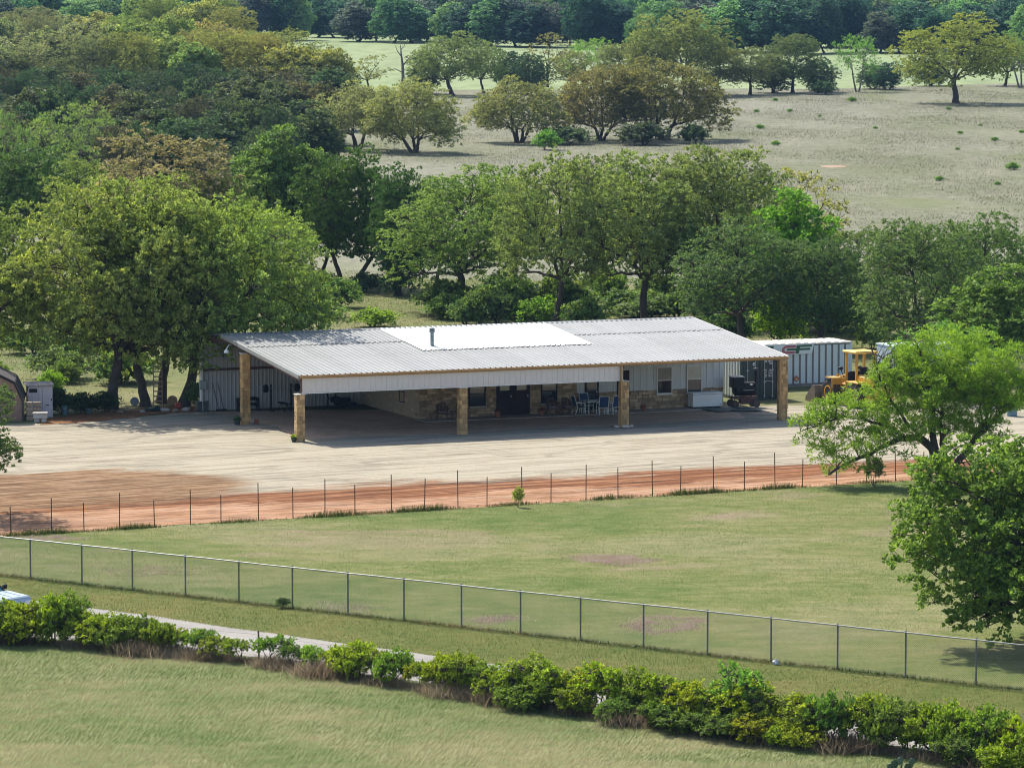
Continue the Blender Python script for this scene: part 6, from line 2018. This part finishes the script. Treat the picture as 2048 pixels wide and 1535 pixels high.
fld = sample_poly([(-60, 1282), (150, 1293), (330, 1309), (518, 1329), (924, 1393), (1500, 1480), (1800, 1512), (2100, 1556), (2100, 1640), (-60, 1640)], 260, 1)
blades('field_grass', fld, .12, .009, G_field, 11, .45, label='short pale green grass of the foreground field', cat='grass', wind=(.75, .2))
lw_ = sample_poly([(-40, 1078), (22, 1073), (1846, 961), (2080, 946), (2080, 1385), (1952, 1371), (61, 1158), (-40, 1147)], 120, 2)
blades('lawn_grass', lw_, .07, .008, G_lawn, 12, .5, label='mown green and straw lawn grass between the two fences', cat='grass', z=.004)
vg = sample_poly([(-40, 1148), (61, 1158), (1952, 1371), (2080, 1387), (2080, 1520), (1200, 1356), (600, 1276), (170, 1216), (-40, 1190)], 130, 3)
blades('verge_grass', vg, .08, .009, G_verge, 13, .55, label='rough mottled grass of the verge beside the lane', cat='grass', z=.008)
pa = sample_poly([(430, 250), (1100, 190), (1500, 182), (2100, 170), (2100, 480), (1600, 480), (1200, 420), (800, 345), (560, 330)], 2.0, 4)
pa = pa[(np.sin(pa[:, 0] * .31 + 1.7 * np.sin(pa[:, 1] * .05)) + np.sin(pa[:, 1] * .11 + pa[:, 0] * .13) + rng.normal(0, .8, len(pa))) > -.2]
blades('pasture_grass', pa, .21, .03, G_past, 14, .6, 3, .4, label='tall dry grey grass of the open pasture', cat='grass', z=.02)
me_ = sample_poly([(-60, 560), (700, 540), (1700, 560), (2100, 540), (2100, 700), (1500, 690), (400, 720), (200, 830), (-60, 840)], 5, 5)
blades('meadow_grass', me_, .16, .02, G_mead, 15, .45, 2, .1, label='green and straw grass of the meadow behind the house', cat='grass', z=.024)
# weeds along both fences
r_ = np.random.default_rng(6)
n = 9000
s_ = r_.uniform(-6, 62, n)
dens = np.clip(.55 + .5 * np.sin(s_ * 1.3) + .4 * np.sin(s_ * .37 + 1), .08, 1)
keep = (r_.uniform(0, 1, n) < dens)
s_ = s_[keep]
xy = TF0 + tdir * s_[:, None] + np.array([-tdir[1], tdir[0]]) * r_.normal(-.12, .16, (len(s_), 1))
blades('fence_weeds', xy, .13 + .22 * dens[keep] ** 2 * r_.uniform(.2, 1.2, len(s_)), .016, G_weed, 16, .35, 2, .05, label='dark green weeds along the foot of the wire fence', cat='weeds', z=.0)
n = 7000
s_ = r_.uniform(0, fs[-1], n)
xy = cf_pts[0] + cdir * s_[:, None] + np.array([-cdir[1], cdir[0]]) * r_.normal(-.03, .1, (n, 1))
blades('chain_link_weeds', xy, .16, .013, G_verge, 17, .4, 1, .02, label='uncut grass strip under the chain link fence', cat='weeds', z=.004)
# dry grass under the hedge
n = 26000
s_ = r_.uniform(0, HCUM[-1], n)
wv = .75 + .3 * np.sin(s_ * .8) + .25 * np.sin(s_ * 2.1 + 1)
xy = hedge_pt(s_) - hnrm * (np.abs(r_.normal(0, .55, (n, 1))) * np.clip(wv, .3, 1.3)[:, None] - .25)
blades('hedge_dry_grass', xy, .55 * np.clip(wv, .4, 1.3), .014, G_dry, 18, .95, 2, .15, label='dead tan grass matted along the foot of the hedge', cat='grass')
# pinkish seed grass rings on the lawn
pk_ = []
for (u, v_, ru, rv, hole, n) in ((1225, 1119, 74, 9, 0, 1500), (1330, 1249, 80, 13, .5, 1300), (990, 1238, 50, 7, 0, 420), (690, 1214, 70, 9, 0, 260), (310, 1142, 90, 12, 0, 330), (100, 1076, 70, 4, 0, 420)):
    a_ = r_.uniform(0, 6.283, n)
    edge_ = 1 + .3 * np.sin(a_ * 2 + u) + .2 * np.sin(a_ * 5 + v_) + .12 * np.sin(a_ * 11)
    q_ = np.where(r_.uniform(0, 1, n) < .75, np.sqrt(r_.uniform(hole, 1, n)), np.abs(r_.normal(.9, .45, n))) * edge_
    for c_, s2 in zip(u + ru * q_ * np.cos(a_), v_ + rv * q_ * np.sin(a_)):
        pk_.append(G(c_, s2))
blades('pink_grass', np.array(pk_), .09, .011, G_pink, 19, .5, 4, .16, label='patches of pinkish seed grass on the lawn', cat='grass', z=.004)

# ================================================================== HAZE
mh = bpy.data.materials.new('thin_haze')
mh.use_nodes = True
nt = mh.node_tree
nt.nodes.clear()
out = nt.nodes.new('ShaderNodeOutputMaterial')
pv = nt.nodes.new('ShaderNodeVolumePrincipled')
pv.inputs['Color'].default_value = (0.34, 0.60, 1.0, 1)
pv.inputs['Density'].default_value = HAZE_D
pv.inputs['Anisotropy'].default_value = 0.0
nt.links.new(pv.outputs[0], out.inputs['Volume'])
hz_ = MB().box(-2700, 2700, -500, 4300, -1.0, 31.0).build('haze', mh, None)
hz_['kind'] = 'stuff'
